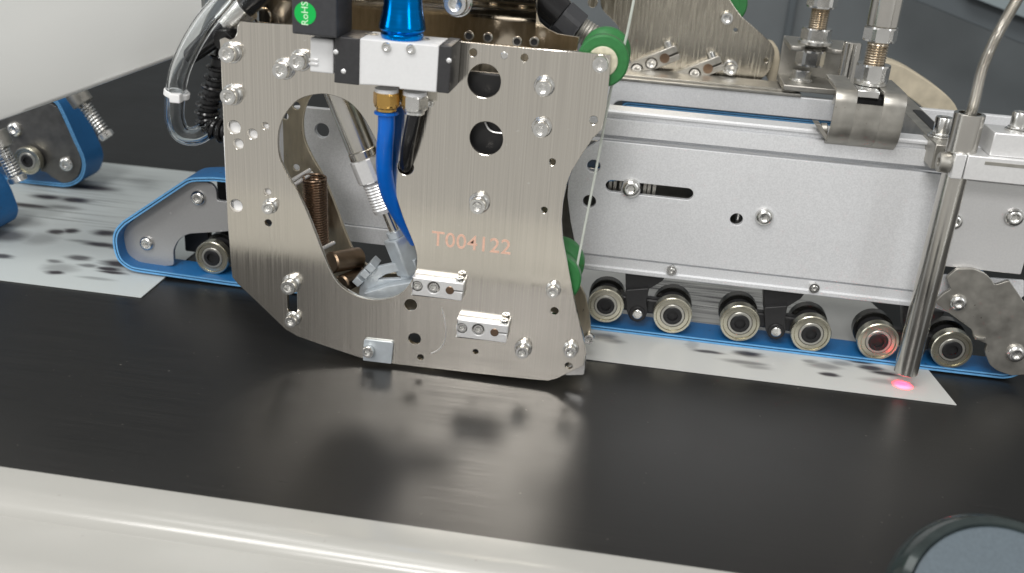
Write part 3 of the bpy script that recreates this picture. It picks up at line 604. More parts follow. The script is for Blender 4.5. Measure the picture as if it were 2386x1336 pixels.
# cast clamp blocks
def clamp_block(par, du, dv, y0=-5.8):
    o = lambda u, v, y: at(u + du, v + dv, y)
    k = lambda L, y: [(o(u, v, y).x, o(u, v, y).z) for u, v in L]
    pl = k([(1048, 677)], y0)[0]; rgt = k([(1080, 679)], y0)[0]
    q = k([(958, 646), (1081, 662), (1076, 702), (955, 687)], y0); sl = (q[1][1] - q[0][1]) / (q[1][0] - q[0][0])
    ex = q[1][0]; zs = pl[1] + (ex - pl[0]) * sl
    ou = rounded([q[0], q[1], (ex - .3, zs + .35)], .8, 3)[0:-3] + [(ex - .2, zs + .35), (pl[0] + 1.6, pl[1] + .25), (pl[0] + 1.6, pl[1] - .35), (ex - .4, zs - .35)] + rounded([(ex - .6, zs - 2), q[2], q[3]], .9, 3)[2:]
    hs = [circ(k([(972, 667)], y0)[0], 3.0, 22), circ(k([(1010, 671)], y0)[0], 3.0, 22)]
    blk = part('clamp_block', MB().prism(ou, y0, -.2, hs, b=.3), 'milled_aluminium', par)
    for c in hs:
        m = (sum(p[0] for p in c) / 22, sum(p[1] for p in c) / 22)
        pass
    for (u, v) in [(972, 667), (1010, 671)]:
        p = o(u, v, y0); kk = bpy.data.objects.new('bolt', ME_CAP); COL.objects.link(kk); kk.parent = blk
        kk.location = (Vector((p.x, y0 + 3.1, p.z)) - BASE[par.name]) * S; kk.scale = (.6, .6, .6)
    kk = part('plug', MB().lathe((pl[0], y0 + .3, pl[1]), (0, -1, 0), [(2.0, 0), (2.0, .45), (1.8, .55)], 20), 'spring_bronze', par)
    for (u, v, y) in [(1073, 650, y0 + 2.6)]:
        p = o(u - 3, v + 14, y); zt = max(q[0][1], q[1][1]) - .5
        p = Vector((ex - 2.6, y, zs + 3.2 + .8))
        hd_ = MB().lathe(p, (0, 0, 1), [(1.75, -.6), (1.9, -.3), (1.9, 2.0), (1.7, 2.3), (1.15, 2.3), (1.0, 2.2, True), (.95, 1.0, True), (.05, .9)], 20)
        part('bolt', hd_, 'bolt_steel', par)
clamp_block(hd, 0, 0); clamp_block(hd, 104, 98)
# inner pins and foot seen inside the slot
for (L, r) in [([(668, 428, 8), (722, 396, 30)], 1.0), ([(678, 436, 8), (728, 404, 30)], 1.0), ([(735, 588, 8), (778, 566, 26)], 1.1)]:
    a, b_ = at(*L[0]), at(*L[1]); part('pin', MB().cyl(a, b_, r, 14), 'milled_aluminium', hd)
c = at(800, 610, 22); part('inner_boss', MB().cyl((c.x - 4, 14, c.z + 2), (c.x + 6, 30, c.z), 5.5, 24, .8).cyl((c.x + 2, 12, c.z - 8), (c.x + 8, 28, c.z - 9), 4.5, 24, .8), 'dark_bronze', hd)
# spring inside the slot
a, b_ = at(733, 412, 22), at(738, 566, 22); ax = (b_ - a).normalized(); e1 = ax.orthogonal().normalized(); e2 = ax.cross(e1)
hel = [a + ax * ((b_ - a).length * i / 420) + (e1 * math.cos(i * .40) + e2 * math.sin(i * .40)) * 5.6 for i in range(421)]
single('coil_spring', MB().tube(hel, .58, 7), 'spring_bronze', a, 'bronze-tinted coil spring inside the slanted slot', 'spring')

# ------------------------------------------------------------------ pneumatic cylinder in the slot
YC = 17
ca, cb = at(778, 190, YC), at(921, 545, YC)
cyd = (cb - ca).normalized()
def onax(u, v): # nearest point of the axis to a pixel
    r = ray(u, v); w0 = ca - CAM; b1 = cyd.dot(r); A_ = r.dot(r); return ca + cyd * ((b1 * r.dot(w0) - A_ * cyd.dot(w0)) / (A_ - b1 * b1))
t = thing('air_cylinder', 'slim steel air cylinder slanting down through the oval slot', 'cylinder', cb)
p0, p1, p2, p3, p4, p5 = onax(760, 150), onax(833, 352), onax(838, 372), onax(857, 425), onax(893, 494), onax(921, 548)
def prof_ax(pa, pb, r, b=.3, n=36): return MB().cyl(pa, pb, r, n, b)
part('barrel', prof_ax(p0, p1, 6.6), 'polished_steel', t)
part('end_ring', prof_ax(p1, p2, 6.9, .5), 'polished_steel', t)
part('hex_body', MB().hexn(p2, cyd, 8.3, (p3 - p2).length, ph=.16, b=.04), 'milled_aluminium', t)
part('threaded_nose', MB().thread(p3, p4, 6.2, 1.5, .45, 30), 'milled_aluminium', t)
part('rod', prof_ax(p4, p5, 2.3, .1, 20), 'polished_steel', t)
part('lock_nut', MB().hexn(onax(918, 538), cyd, 4.6, 3.2, hole=2.2, ph=.1), 'zinc', t)
q0, q1 = onax(925, 552), onax(946, 640)
rotm = cyd.to_track_quat('Z', 'Y').to_matrix()
m_ = MB(); Lq = (q1 - q0).length; m_.box((-5.2, -5.2, 0), (5.2, 5.2, Lq), .9, rot=rotm @ Matrix.Rotation(math.radians(38), 3, 'Z'), piv=(0, 0, 0)); m_.v = [tuple(Vector(p) + q0) for p in m_.v]
part('clevis', m_, 'zinc', t)
# bent jaw below it
t = thing('bent_jaw', 'zinc-grey bent jaw with notched edge at the bottom of the slot', 'jaw', at(900, 690, 16))
L = [(838, 668), (858, 640), (872, 624), (930, 612), (968, 606), (972, 640), (960, 672), (938, 694), (880, 712), (835, 700)]
tri = [(880, 652), (898, 640), (930, 632), (934, 650)]
part('jaw_plate', MB().prism(xz(L, 14), 14, 17, [xz(tri, 14)], b=.3), 'zinc', t)
part('jaw_shelf', MB().prism(xz([(848, 684), (900, 668), (968, 656), (958, 684), (925, 706), (870, 716)], 8), 8, 13.6, b=.5), 'zinc', t)
for i, (u, v) in enumerate([(838, 650), (855, 632), (868, 618)]):
    c = at(u, v, 15); part('tooth', MB().box((c.x - 2.0, 11, c.z - 2.2), (c.x + 2.0, 22, c.z + 1.8), .3, rot=Matrix.Rotation(.7, 3, 'Y')), 'zinc', t)

# ------------------------------------------------------------------ solenoid valve on the head
YV = -21
t = thing('solenoid_valve', 'light grey solenoid valve with black end caps and black coil box above', 'valve', at(920, 205, -10))
def bx(L, y0, y1, b=.5, r=.5): return MB().prism(rounded(xz(L, y0), r, 2), y0, y1, b=b)
part('body', bx([(838, 90), (1023, 107), (1017, 216), (930, 208), (930, 204), (868, 199), (836, 198)], YV, -.5), 'light_plastic', t)
part('end_cap', bx([(780, 85), (837.4, 90), (835.4, 199.5), (778, 193)], YV - .6, -.6), 'black_plastic', t)
part('end_cap', bx([(1023.6, 105), (1053, 108), (1046, 219), (1017.6, 216)], YV - .4, -.7), 'black_plastic', t)
part('connector_block', bx([(723, 88), (777, 93), (777, 173), (722, 167)], YV + 3, -1.0), 'light_plastic', t)
for dv in (140, 150): c = at(730, dv, YV + 2.5); part('rib', MB().box((c.x - 2, YV + 2.4, c.z - .5), (c.x + 2, YV + 3.3, c.z + .5), .2), 'milled_aluminium', t)
L = [(678, -60), (784, -60), (785, 90), (680, 79)]
part('coil_box', bx(L, YV - 4, -2.5, .8, .8), 'charcoal_plastic', t)
o = at(711, 32, YV - 4.1); rr_ = rpx(711, 32, 25, YV - 4)
sk = part('sticker', MB().lathe((o.x, YV - 3.95, o.z), (0, -1, 0), [(rr_ * .99, 0), (rr_, .1), (rr_, .2)], 40), 'sticker_green', t)
part('sticker_text', MB().text('RoHS', 4.1, (o.x, YV - 4.2, o.z), (0, 0, 1), (-1, 0, 0), .06), 'sticker_print', sk)
for (u, v) in [(900, 110), (957, 115)]:
    inst('screw', ME_CAP, t, at(u, v, YV - .5) + Vector((0, 1.7, 0)), sc=.52)
for (u, v) in [(800, 167), (782, 122), (1046, 142)]:
    c = at(u, v, YV - .8); part('pin', MB().lathe((c.x, YV - .3, c.z), (0, -1, 0), [(1.1, 0), (1.1, .4), (.6, .8)], 14), 'milled_aluminium', t)
for (u, v) in [(862, 84), (990, 95), (870, 87)]:
    c = at(u, v, -9); part('port', MB().lathe((c.x, -9, at(930, 100, YV).z + .1), (0, 0, 1), [(2.2, 0), (2.2, .5), (1.6, .6), (1.5, .1)], 18), 'dull_steel', t)
part('cap_slot', MB().box((at(1050, 115, YV).x - .2, -15, at(1050, 130, YV).z - 2), (at(1050, 115, YV).x + .45, -12.6, at(1050, 130, YV).z + 3.5), .1), 'dark_rubber', t)
part('cap_slot', MB().box((at(1047, 115, YV).x - .2, -15, at(1047, 205, YV).z - 2), (at(1047, 115, YV).x + .45, -12.6, at(1047, 205, YV).z + 4), .1), 'dark_rubber', t)
# blue anodised coupling on top
ZT = at(937, 96, -10).z; c = at(937, 88, -11)
t = thing('blue_coupling', 'shiny blue anodised flared coupling standing on the grey valve', 'coupling', (c.x, -11, ZT))
k = (at(990, 60, -11) - at(890, 60, -11)).length / 100
pf = [(44 * k, 0), (47 * k, .5), (49 * k, 1.6), (49 * k, 2.6), (46.5 * k, 3.2), (46.5 * k, 3.6), (52 * k, 4.2), (53.5 * k, 4.8), (53 * k, 6), (50.5 * k, 8.2), (47 * k, 11), (44.5 * k, 14), (43 * k, 18), (42 * k, 30), (42 * k, 60)]
part('barrel', MB().lathe((c.x, -11, ZT + .9), (0, 0, 1), pf, 56), 'blue_anodised', t)
part('washer', MB().lathe((c.x, -11, ZT), (0, 0, 1), [(45 * k, 0), (45 * k, .9)], 40), 'light_plastic', t)
# hoses below the valve
def fitting(par, u, v, mt, y=-9):
    a = at(u, v, y); zt = a.z
    part('seal', MB().lathe((a.x, y, zt + .6), (0, 0, -1), [(5.2, 0), (5.2, 1.6), (4.8, 1.9)], 28), 'white_block', par)
    part('fitting', MB().hexn((a.x, y, zt - 1.0), (0, 0, -1), 6.0, 6.2, ph=.25).lathe((a.x, y, zt - 6.4), (0, 0, -1), [(5.1, 0), (5.1, 1.2), (4.4, 1.8), (4.5, 2.8), (3.9, 3.2)], 28), mt, par)
    return a
t = thing('blue_air_hose', 'blue air hose with brass fitting running from the valve into the slot', 'hose', at(900, 250, -9))
a = fitting(t, 901, 209, 'brass')
part('collar', MB().lathe((a.x, -9, a.z - 9.6), (0, 0, -1), [(4.2, 0), (5.4, .3), (5.4, 1.1), (4.3, 1.5)], 28), 'blue_hose', t)
pth = [Vector((a.x, -9, a.z - 9))] + [at(u, v, y) for u, v, y in [(900, 300, -9.5), (896, 350, -8), (896, 400, -5), (905, 447, 0), (922, 485, 5), (944, 520, 9), (970, 560, 14)]]
part('hose', MB().tube(catmull(pth, 8, False), 3.75, 20), 'blue_hose', t)
t = thing('black_air_hose', 'black air hose with nickel fitting running into a round hole', 'hose', at(960, 250, -9))
a = fitting(t, 967, 216, 'bolt_steel')
pth = [Vector((a.x, -9, a.z - 8.5))] + [at(u, v, y) for u, v, y in [(960, 290, -9.5), (952, 330, -8.5), (947, 365, -5), (946, 388, 1), (950, 392, 10), (956, 388, 20)]]
part('hose', MB().tube(catmull(pth, 8, False), 3.0, 18), 'black_hose', t)
for (u, v) in [(934, 240), (1000, 240), (941, 262)]: bolt(t, u, v, -1, .38, washer=False, up=0) if False else None

# ------------------------------------------------------------------ green guide pulleys and the cord
def pulley(u, v, r, y0, label, hub=True, w=27):
    c = at(u, v, y0); R_ = rpx(u, v, r, y0)
    t = thing('guide_pulley', label, 'pulley', (c.x, y0 + w / 2, c.z), 'green guide pulleys')
    part('front_flange', MB().lathe((c.x, y0, c.z), (0, 1, 0), [(R_ * .62, .2), (R_ * .66, 0), (R_ - .8, 0), (R_, .8), (R_, 5.2), (R_ - .6, 6.2), (R_ * .70, 8.5)], 64), 'pulley_green', t)
    part('rear_flange', MB().lathe((c.x, y0 + w, c.z), (0, -1, 0), [(R_ * .62, .2), (R_ * .66, 0), (R_ - .8, 0), (R_, .8), (R_, 5.2), (R_ - .6, 6.2), (R_ * .70, 8.5)], 64), 'pulley_green', t)
    part('core', MB().lathe((c.x, y0 + 8.4, c.z), (0, 1, 0), [(R_ * .72, 0), (R_ * .72, w - 16.8)], 48), 'pulley_green', t)
    if hub: part('hub', MB().lathe((c.x, y0 + .1, c.z), (0, -1, 0), [(R_ * .58, 0), (R_ * .58, .5), (R_ * .55, .8), (R_ * .3, .8), (R_ * .3, .2)], 40), 'hub_cream', t)
    return c, R_
pu, PR = pulley(1404, 144, 61, 4.2, 'green grooved pulley with cream hub at the upper right corner of the nickel head')
pulley(1290, 652, 63, 5, 'dark green pulley half hidden behind the right edge of the nickel head', False)
pulley(1690, 10, 52, 206, 'green pulley edge showing behind the rear nickel plate at the top', False, 14)
yc = 4.2 + 13.5
c0 = at(1480, -60, yc); c1 = at(1462, 70, yc); rc_ = PR * .74
cc = Vector((pu.x, yc, pu.z))
cp = [at(1502, -160, yc), at(1481, -20, yc), at(1462, 75, yc)] + [cc + Vector((math.cos(math.radians(a)) * rc_, 0, math.sin(math.radians(a)) * rc_)) for a in (20, 5, -10, -22)] + [at(1424, 205, yc - 3), at(1390, 390, yc - 6), at(1347, 608, yc - 9), at(1343, 632, yc - 9)]
single('elastic_cord', MB().tube([cp[0], cp[1]] + catmull(cp[1:8], 6, False)[1:] + cp[8:], lambda i: .62, 10), 'cord', cp[2], 'thin translucent cord running over the green pulley and down its right side', 'cord')

# ------------------------------------------------------------------ clear hose, black cable, spiral cable at the left of the head
Yh = 6
hp = [at(u, v, y) for u, v, y in [(560, -60, Yh - 8), (522, 0, Yh - 8), (478, 52, Yh - 8), (440, 115, Yh - 6), (416, 175, Yh - 4), (408, 230, Yh - 2), (407, 275, Yh), (422, 310, Yh + 3), (452, 318, Yh + 7), (480, 304, Yh + 12), (510, 275, Yh + 16)]]
t = thing('clear_hose', 'clear vinyl hose curving down left of the nickel head', 'hose', hp[5])
hc = catmull(hp, 8, False)
part('tube', MB().tube(hc, 4.6, 24, inner=3.0), 'clear_vinyl', t)
c = at(412, 219, Yh - 2); c2 = at(409, 240, Yh - 2); ax = (c2 - c).normalized()
tie = part('cable_tie', MB().ring(c - ax * 1.5, ax, 4.7, 5.9, 2.8, 30, .3), 'tie_nylon', t)
p = at(410, 226, Yh - 8); part('tie_head', MB().box((p.x - 2.6, p.y - 2, p.z - 2.6), (p.x + 2.6, p.y + 2, p.z + 1.6), .6), 'tie_nylon', tie)
t = thing('black_cable', 'black cable with knurled nickel connector at the upper left corner of the head', 'cable', at(540, 60, 14))
cpth = [at(u, v, 12) for u, v in [(660, -60), (600, -8), (548, 42), (505, 82), (470, 108), (440, 128)]]
part('sheath', MB().tube(catmull(cpth, 6, False), lambda i: 4.6, 18), 'black_hose', t)
a, b_ = at(575, 16, 12), at(528, 58, 12); d = (b_ - a); Lc = d.length
pr = []
for i in range(16): pr += [(6.4 if i < 11 else 5.4, Lc * i / 16), (6.4 if i < 11 else 5.4, Lc * (i + .6) / 16), (6.0 if i < 11 else 5.0, Lc * (i + .8) / 16)]
part('connector', MB().lathe(a, d, [(4.7, -.1)] + pr + [(4.7, Lc)], 28), 'bolt_steel', t)
c = at(535, 90, 12); part('cable_end', MB().cyl((c.x, 4, c.z), (c.x + 2, 24, c.z + 4), 5, 24), 'black_hose', t)
t = thing('spiral_cable', 'black spiral-wrapped cable bundle beside the left edge of the head', 'cable', at(490, 230, 18))
sp = [at(u, v, 20) for u, v in [(528, 90), (513, 150), (500, 200), (486, 245), (484, 280), (505, 300), (540, 310)]]
sc_ = catmull(sp, 12, False)
part('cable', MB().tube(sc_, 4.2, 16), 'dark_rubber', t)
hel = []; m = len(sc_)
for i in range(m * 6 - 6):
    f = i / 6; j = int(f); p = sc_[j].lerp(sc_[min(j + 1, m - 1)], f - j); tt = (sc_[min(j + 1, m - 1)] - sc_[max(j - 1, 0)]).normalized()
    e1 = Vector((0, 1, 0)); e1 = (e1 - tt * e1.dot(tt)).normalized(); e2 = tt.cross(e1); th = i * .19
    hel.append(p + (e1 * math.cos(th) + e2 * math.sin(th)) * 4.9)
part('wrap', MB().tube(hel, 1.25, 8), 'black_hose', t)

# ------------------------------------------------------------------ light sensor with its clamp
spot = flat(2100, 897, .75)
SX, SY = spot.x + .6, spot.y
zr0 = at(2110, 868, SY).z; zc1, zc0 = at(2258, 352, SY).z, at(2236, 407, SY).z; zt = at(2262, 264, SY).z
t = thing('light_sensor', 'upright polished steel light sensor rod shining a red spot on the card', 'sensor', (SX, SY, zr0))
part('rod', MB().lathe((SX, SY, zr0), (0, 0, 1), [(2.2, .6), (2.4, 0), (5.5, 0), (5.9, .4), (5.9, zc0 - zr0 + 12)], 48, cap=False), 'polished_steel', t)
part('lens', MB().lathe((SX, SY, zr0 + .5), (0, 0, 1), [(2.3, 0), (2.3, .4)], 24), 'red_lens', t)
part('sleeve', MB().ring((SX, SY, zc1 - 1), (0, 0, 1), 5.0, 6.9, zt - zc1 + 1, 40, .3), 'polished_steel', t)
cpth = [Vector((SX - .2, SY, zt - 3)), Vector((SX + .6, SY, zt + 3))] + [at(u, v, SY + 2) for u, v in [(2288, 165), (2312, 105), (2344, 45), (2378, -15), (2420, -90)]]
cc_ = catmull(cpth, 120, False)
part('armoured_cable', MB().tube(cc_, lambda i: 2.5 + .22 * math.sin(i * 1.05), 12), 'polished_steel', t)
# the sensor's red lamp
ld = bpy.data.lights.new('red_lamp', 'SPOT'); ld.energy = 0.11; ld.color = (1, 0.010, 0.035); ld.spot_size = math.radians(74); ld.spot_blend = 0.6; ld.shadow_soft_size = 0.0004
lo = bpy.data.objects.new('red_lamp', ld); COL.objects.link(lo); lo.location = Vector((SX, SY, zr0 + .2)) * S
t = thing('sensor_clamp', 'split aluminium clamp holding the steel sensor rod, on a dark bar', 'clamp', (SX, SY + 6, zc0))
lj = xz([(2231, 348), (2274, 355), (2264, 409), (2225, 404)], SY - 9)
part('jaw', MB().box((lj[0][0], SY - 9, zc0), (SX + .6, SY + 9, zc1), .4), 'milled_aluminium', t)
part('arm', MB().box((SX + 1.1, SY - 9, zc0 + .2), (SX + 60, SY + 9, zc1), .4), 'milled_aluminium', t)
part('upper_block', MB().box((SX + 11, SY - 6, zc1 + .1), (SX + 60, SY + 12, zc1 + 11), .5), 'milled_aluminium', t)
part('groove', MB().box((SX + 9, SY - 9.15, zc1 - 3.6), (SX + 60, SY - 8.8, zc1 - 2), .05), 'dull_steel', t)
part('bar', MB().box((SX - 9, SY + 9.2, zc0 - 1), (SX + 3, SY + 130, zc1 - .5), .5), 'dull_steel', t)
part('bar_slot', MB().prism(slot2((SX - 1, SY + 60), 24, 2.6, ang=math.pi / 2), zc1 - .4, zc1 - .15, b=.02, plane='xy'), 'dark_rubber', t)
ch = at(2214, 368, SY - 2)
part('clamp_bolt', MB().lathe((lj[0][0] - .1, SY - 3, (zc0 + zc1) / 2), (-1, 0, 0), [(4.6, 0), (4.8, .4), (4.8, 4.6), (4.4, 5.2), (2.8, 5.2), (2.4, 5.1, True), (2.2, 3, True), (.05, 2.9)], 28), 'dull_steel', t)
def top_bolt(par, x, y, z, r=3.6, h=7, plate=False):
    part('washer', MB().ring((x, y, z), (0, 0, 1), 1.5, r * 1.45, 1.0, b=.2).ring((x, y, z + 1.1), (0, 0, 1), 1.5, r * 1.2, .9, b=.2), 'bolt_steel', par)
    part('bolt', MB().lathe((x, y, z + 2), (0, 0, 1), [(r * .97, 0), (r, .3), (r, h - .6), (r * .92, h), (r * .6, h), (r * .5, h - .2, True), (r * .48, h - 3, True), (.05, h - 3.1)], 28), 'bolt_steel', par)
top_bolt(t, SX - 3, SY + 26, zc1 - .5, 4.2, 8)
top_bolt(t, at(2375, 300, SY).x, SY + 2, zc1 + 11, 3.8, 7)

# ------------------------------------------------------------------ hanger brackets and adjusting screws
YK = 64
zb1 = at(2030, 232, YK).z; zb0 = at(2020, 340, YK).z
def hang(x0, x1, lo=None):
    top, b = zb1 + 3.2, zb0
    pr = [(YK + 40, top), (YK + 7, top)] + [(YK + 6 - 6 * math.sin(math.radians(a)), top - 6 + 6 * math.cos(math.radians(a))) for a in range(15, 91, 15)]
    pr += [(YK, b + 9), (YK + .5, b + 5), (YK + 2.2, b + 1.6), (YK + 5, b - 1.2), (YK + 7.5, b - 2.6)]
    if lo is not None: pr = [(YK, lo)] + [p for p in pr if p[1] < lo - .2 and p[0] < YK + 20]
    inn = []
    for i, p in enumerate(pr):
        a = Vector(pr[max(i - 1, 0)]); c = Vector(pr[min(i + 1, len(pr) - 1)]); tt = (c - a).normalized(); inn.append((p[0] - tt.y * 1.5, p[1] + tt.x * 1.5))
    return MB().prism(pr + inn[::-1], x0, x1, b=.15, plane='yz')
xa, xb = at(1942, 260, YK).x, at(2108, 270, YK).x; xn0, xn1 = at(1998, 235, YK).x, at(2060, 240, YK).x; zn = at(2030, 246, YK).z
t = thing('hanger_bracket', 'curved sheet-metal hanger bracket clipped over the front rail', 'bracket', (xa, YK, zb0), 'hanger brackets on the rails')
part('left_cheek', hang(xa, xn0), 'dull_steel', t); part('right_cheek', hang(xn1, xb), 'dull_steel', t)
part('front_sheet', hang(xn0 - .05, xn1 + .05, zn), 'dull_steel', t)
part('slot_tab', MB().box((xn0 + .2, YK + 5, zb1 - .6), (xn1 - 1.6, YK + 22, zb1 + 3.0), .4), 'bolt_steel', t)
part('inner_block', MB().box((xa + 6, YK + 9, zb0 - 1), (xb - 3, YK + 30, zn + 2), .6), 'black_bracket', t)
q = at(1915, 305, YK + 4); part('clip', MB().prism(xz([(1897, 288), (1925, 330), (1934, 324), (1912, 290)], YK + 4), YK + 4, YK + 12, b=.3).cyl((q.x, YK + 8, q.z), (q.x + 3, YK + 8, q.z + .4), 2.8), 'dull_steel', t)
def stack(par, x, y, z, items):
    """items: (kind, height, radius) piled upwards from z"""
    for kind, h, r in items:
        if kind == 'nut': part('hex_nut', MB().hexn((x, y, z), (0, 0, 1), r, h, ph=.35), 'bolt_steel', par)
        elif kind == 'washer': part('washer', MB().lathe((x, y, z), (0, 0, 1), [(r - .2, 0), (r, .2), (r, h - .2), (r - .2, h)], 32), 'bolt_steel', par)
        elif kind == 'thread': part('threaded_rod', MB().thread((x, y, z), (x, y, z + h), r, 1.25, .55, 24), 'thread_steel', par)
        elif kind == 'sleeve': part('sleeve', MB().cyl((x, y, z), (x, y, z + h), r, 36, .6), 'polished_steel', par)
        z += h
    return z
YS = 86
c = at(2028, 192, YS); ztop = zb1 + 3.2
g = lambda v0, v1, u=2030: abs(at(u, v0, YS).z - at(u, v1, YS).z)
t = thing('adjusting_screw', 'stout threaded adjusting screw with steel sleeve on the front hanger bracket', 'adjusting screw', (c.x, YS, ztop), 'adjusting screws on the brackets')
stack(t, c.x, YS, ztop + .05, [('washer', 1.6, 8.0), ('nut', 8.6, 8.9), ('thread', g(96, 150), 5.3), ('nut', g(62, 96), 8.6), ('sleeve', 60, 7.4)])
part('hex_nut', MB().hexn((c.x, YS, ztop - 9), (0, 0, 1), 7.6, 7), 'dull_steel', t)
YE, YE2 = 194, 158
x0, x1 = at(1822, 170, 176).x, at(1962, 200, 176).x
zt2 = at(1858, 113, YE2).z
t = thing('hanger_bracket', 'open steel hanger bracket on the rear rail, behind the first one', 'bracket', (x0, 176, 124), 'hanger brackets on the rails')
part('web', MB().box((x0, YE, 123.6), (x1, YE + 2.4, zt2 + 1.2), .4), 'dull_steel', t)
part('foot', MB().box((x0, YE2 + 2, 124.7), (x1 + 4, YE - .1, 128.2), .6), 'dull_steel', t)
xm = at(1906, 110, YE2).x
part('top_flange', MB().prism(rounded([(x0, YE - .1), (x0, YE2), (xm - 9, YE2), (xm - 6, YE2 + 5), (xm - 6, YE2 + 18), (xm + 6, YE2 + 18), (xm + 6, YE2 + 5), (xm + 9, YE2), (x1 + 3, YE2), (x1 + 3, YE - .1)], 1.5, 3), zt2 - 1.6, zt2 + 1.2, b=.4, plane='xy'), 'dull_steel', t)
stack(t, x0 + 11, 176, 128.3, [('washer', 1.2, 7), ('nut', 5.5, 6)])
YR_ = 172; g = lambda v0, v1, u=1905: abs(at(u, v0, YR_).z - at(u, v1, YR_).z)
t = thing('adjusting_screw', 'slimmer threaded adjusting screw with three nuts on the rear hanger bracket', 'adjusting screw', (xm, YR_, zt2 + 1.2), 'adjusting screws on the brackets')
stack(t, xm, YR_, zt2 + 1.25, [('washer', 2.0, 9.8), ('nut', g(62, 92), 9.2), ('thread', g(14, 62), 5.4), ('nut', 9, 9), ('thread', 40, 5.4)])
part('hex_nut', MB().hexn((xm - 1, YR_, zt2 - 11), (0, 0, 1), 8.8, 9, ph=.35), 'bolt_steel', t)
xs = at(1978, 150, 150).x; zs = at(1978, 190, 150).z
single('steel_stud', MB().cyl((xs, 150, zs - 14), (xs, 150, at(1990, 98, 150).z), 5.0, 28, .6), 'polished_steel', (xs, 150, zs), 'short polished steel stud between the two hanger brackets', 'stud')
t0 = [(2046, 148), (2070, 145), (2110, 158), (2160, 188), (2206, 222), (2232, 258), (2235, 310), (2195, 310), (2178, 282), (2150, 252), (2110, 222), (2070, 205), (2046, 198)]
YG = 212
single('cream_guide', MB().prism([(p[0], p[1]) for p in catmull([Vector(q) for q in xz(t0, YG)], 3)], YG, YG + 22, b=.6), 'cream_plastic', at(2140, 190, YG), 'cream curved guide behind the diagonal clamp bar', 'guide')
t1 = [(1790, 108), (1812, 112), (1818, 150), (1814, 196), (1796, 200), (1780, 150)]
single('cream_guide', MB().prism([(p[0], p[1]) for p in catmull([Vector(q) for q in xz(t1, YG)], 3)], YG, YG + 22, b=.6), 'cream_plastic', at(1800, 190, YG), 'narrow cream guide end between the rear nickel plate and rear bracket', 'guide')

# ------------------------------------------------------------------ rear nickel head
YQ = 200
t = thing('rear_head', 'rear brushed nickel plate with two small clamp blocks, above the rear rail', 'machine head', (110, YQ, 120))
L = [(1380, -220), (1620, -220), (1700, 0), (1728, 40), (1760, 66), (1800, 104), (1806, 122), (1800, 150), (1790, 172), (1768, 190), (1760, 215), (1500, 215), (1476, 165), (1440, 60), (1400, 20)]
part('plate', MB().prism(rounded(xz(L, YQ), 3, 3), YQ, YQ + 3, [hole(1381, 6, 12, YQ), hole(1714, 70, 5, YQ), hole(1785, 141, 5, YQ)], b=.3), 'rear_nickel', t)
inst('bolt', ME_CAP, t, at(1694, 43, YQ - 3) + Vector((0, 2.8, 0)), sc=.95)
bolt(t, 1703, 163, YQ, .95, up=4)
def small_clamp(u, v):
    o = at(u, v, YQ); ang = -math.radians(27); R_ = Matrix.Rotation(ang, 3, 'Y'); yy = YQ - 7
    m2 = lambda x, z: (o.x + math.cos(-ang) * x - math.sin(-ang) * z, o.z + math.sin(-ang) * x + math.cos(-ang) * z)
    ou = [m2(x, z) for x, z in [(-22, -4.2), (9, -4.2), (10, -3), (10, -.5), (2.8, -.5), (2.8, .5), (10, .5), (10, 4), (9, 5), (-22, 5)]]
    blk = part('clamp_block', MB().prism(ou, yy, YQ - .1, [circ(m2(-7.5, 0), 3.6), circ(m2(-17, 0), 3.6)], b=.4), 'dull_steel', t)
    p = m2(1.0, 0); part('plug', MB().lathe((p[0], yy + .1, p[1]), (0, -1, 0), [(3.0, 0), (3.0, .3)], 20), 'spring_bronze', t)
    for x in (-7.5, -17): p = m2(x, 0); inst('bolt', ME_CAP, t, (p[0], yy + 2.6, p[1]), sc=.78)
    p = m2(5.5, 5.2); part('bolt', MB().lathe((p[0], yy + 3, p[1]), (math.sin(ang) * 1, 0, math.cos(ang)), [(2.6, -.5), (2.7, 3.4), (2.2, 3.8), (1.2, 3.8), (1.1, 2)], 20), 'bolt_steel', t)
small_clamp(1545, 133); small_clamp(1645, 157)
t = thing('black_cylinder', 'black air cylinder slanting down behind the top of the nickel head', 'cylinder', at(1340, 60, 62))
a, b_, c, d = at(1180, -70, 60), at(1306, 38, 60), at(1348, 66, 60), at(1400, 100, 60); dd = (b_ - a).normalized()
part('barrel', MB().cyl(a, b_, 8.4, 36, .6), 'black_hose', t)
part('hex_body', MB().hexn(b_, dd, 9.0, (c - b_).length, ph=.2, b=.04), 'charcoal_plastic', t)
part('threaded_nose', MB().thread(c, d, 6.2, 1.6, .5, 24), 'dull_steel', t)

# ------------------------------------------------------------------ left side: spring screws, white cover, foreground knob
def spring_screw(a, b_, r, label):
    d = (b_ - a).normalized(); Ls = (b_ - a).length; e1 = d.orthogonal().normalized(); e2 = d.cross(e1)
    t = thing('spring_screw', label, 'spring screw', b_, 'spring-loaded screws')
    part('shank', MB().cyl(a, b_, r * .52, 18), 'polished_steel', t)
    part('spring', MB().tube([a + d * (Ls * (.08 + .72 * i / 150)) + (e1 * math.cos(i * .38) + e2 * math.sin(i * .38)) * r * .95 for i in range(151)], r * .2, 7), 'bolt_steel', t)
    part('cap', MB().cyl(a + d * Ls * .84, b_, r * 1.35, 26, .6), 'bolt_steel', t)
    part('knurled_head', MB().cyl(a - d * 9, a + d * 1.5, r * 1.9, 30, .6), 'dull_steel', t)
spring_screw(at(192, 238, 190), at(252, 322, 190), 3.9, 'spring-loaded screw pointing down right, just under the white cover')
spring_screw(at(0, 340, 128), at(44, 424, 128), 4.3, 'spring-loaded screw at the left edge beside the dim roller')
YW = 28
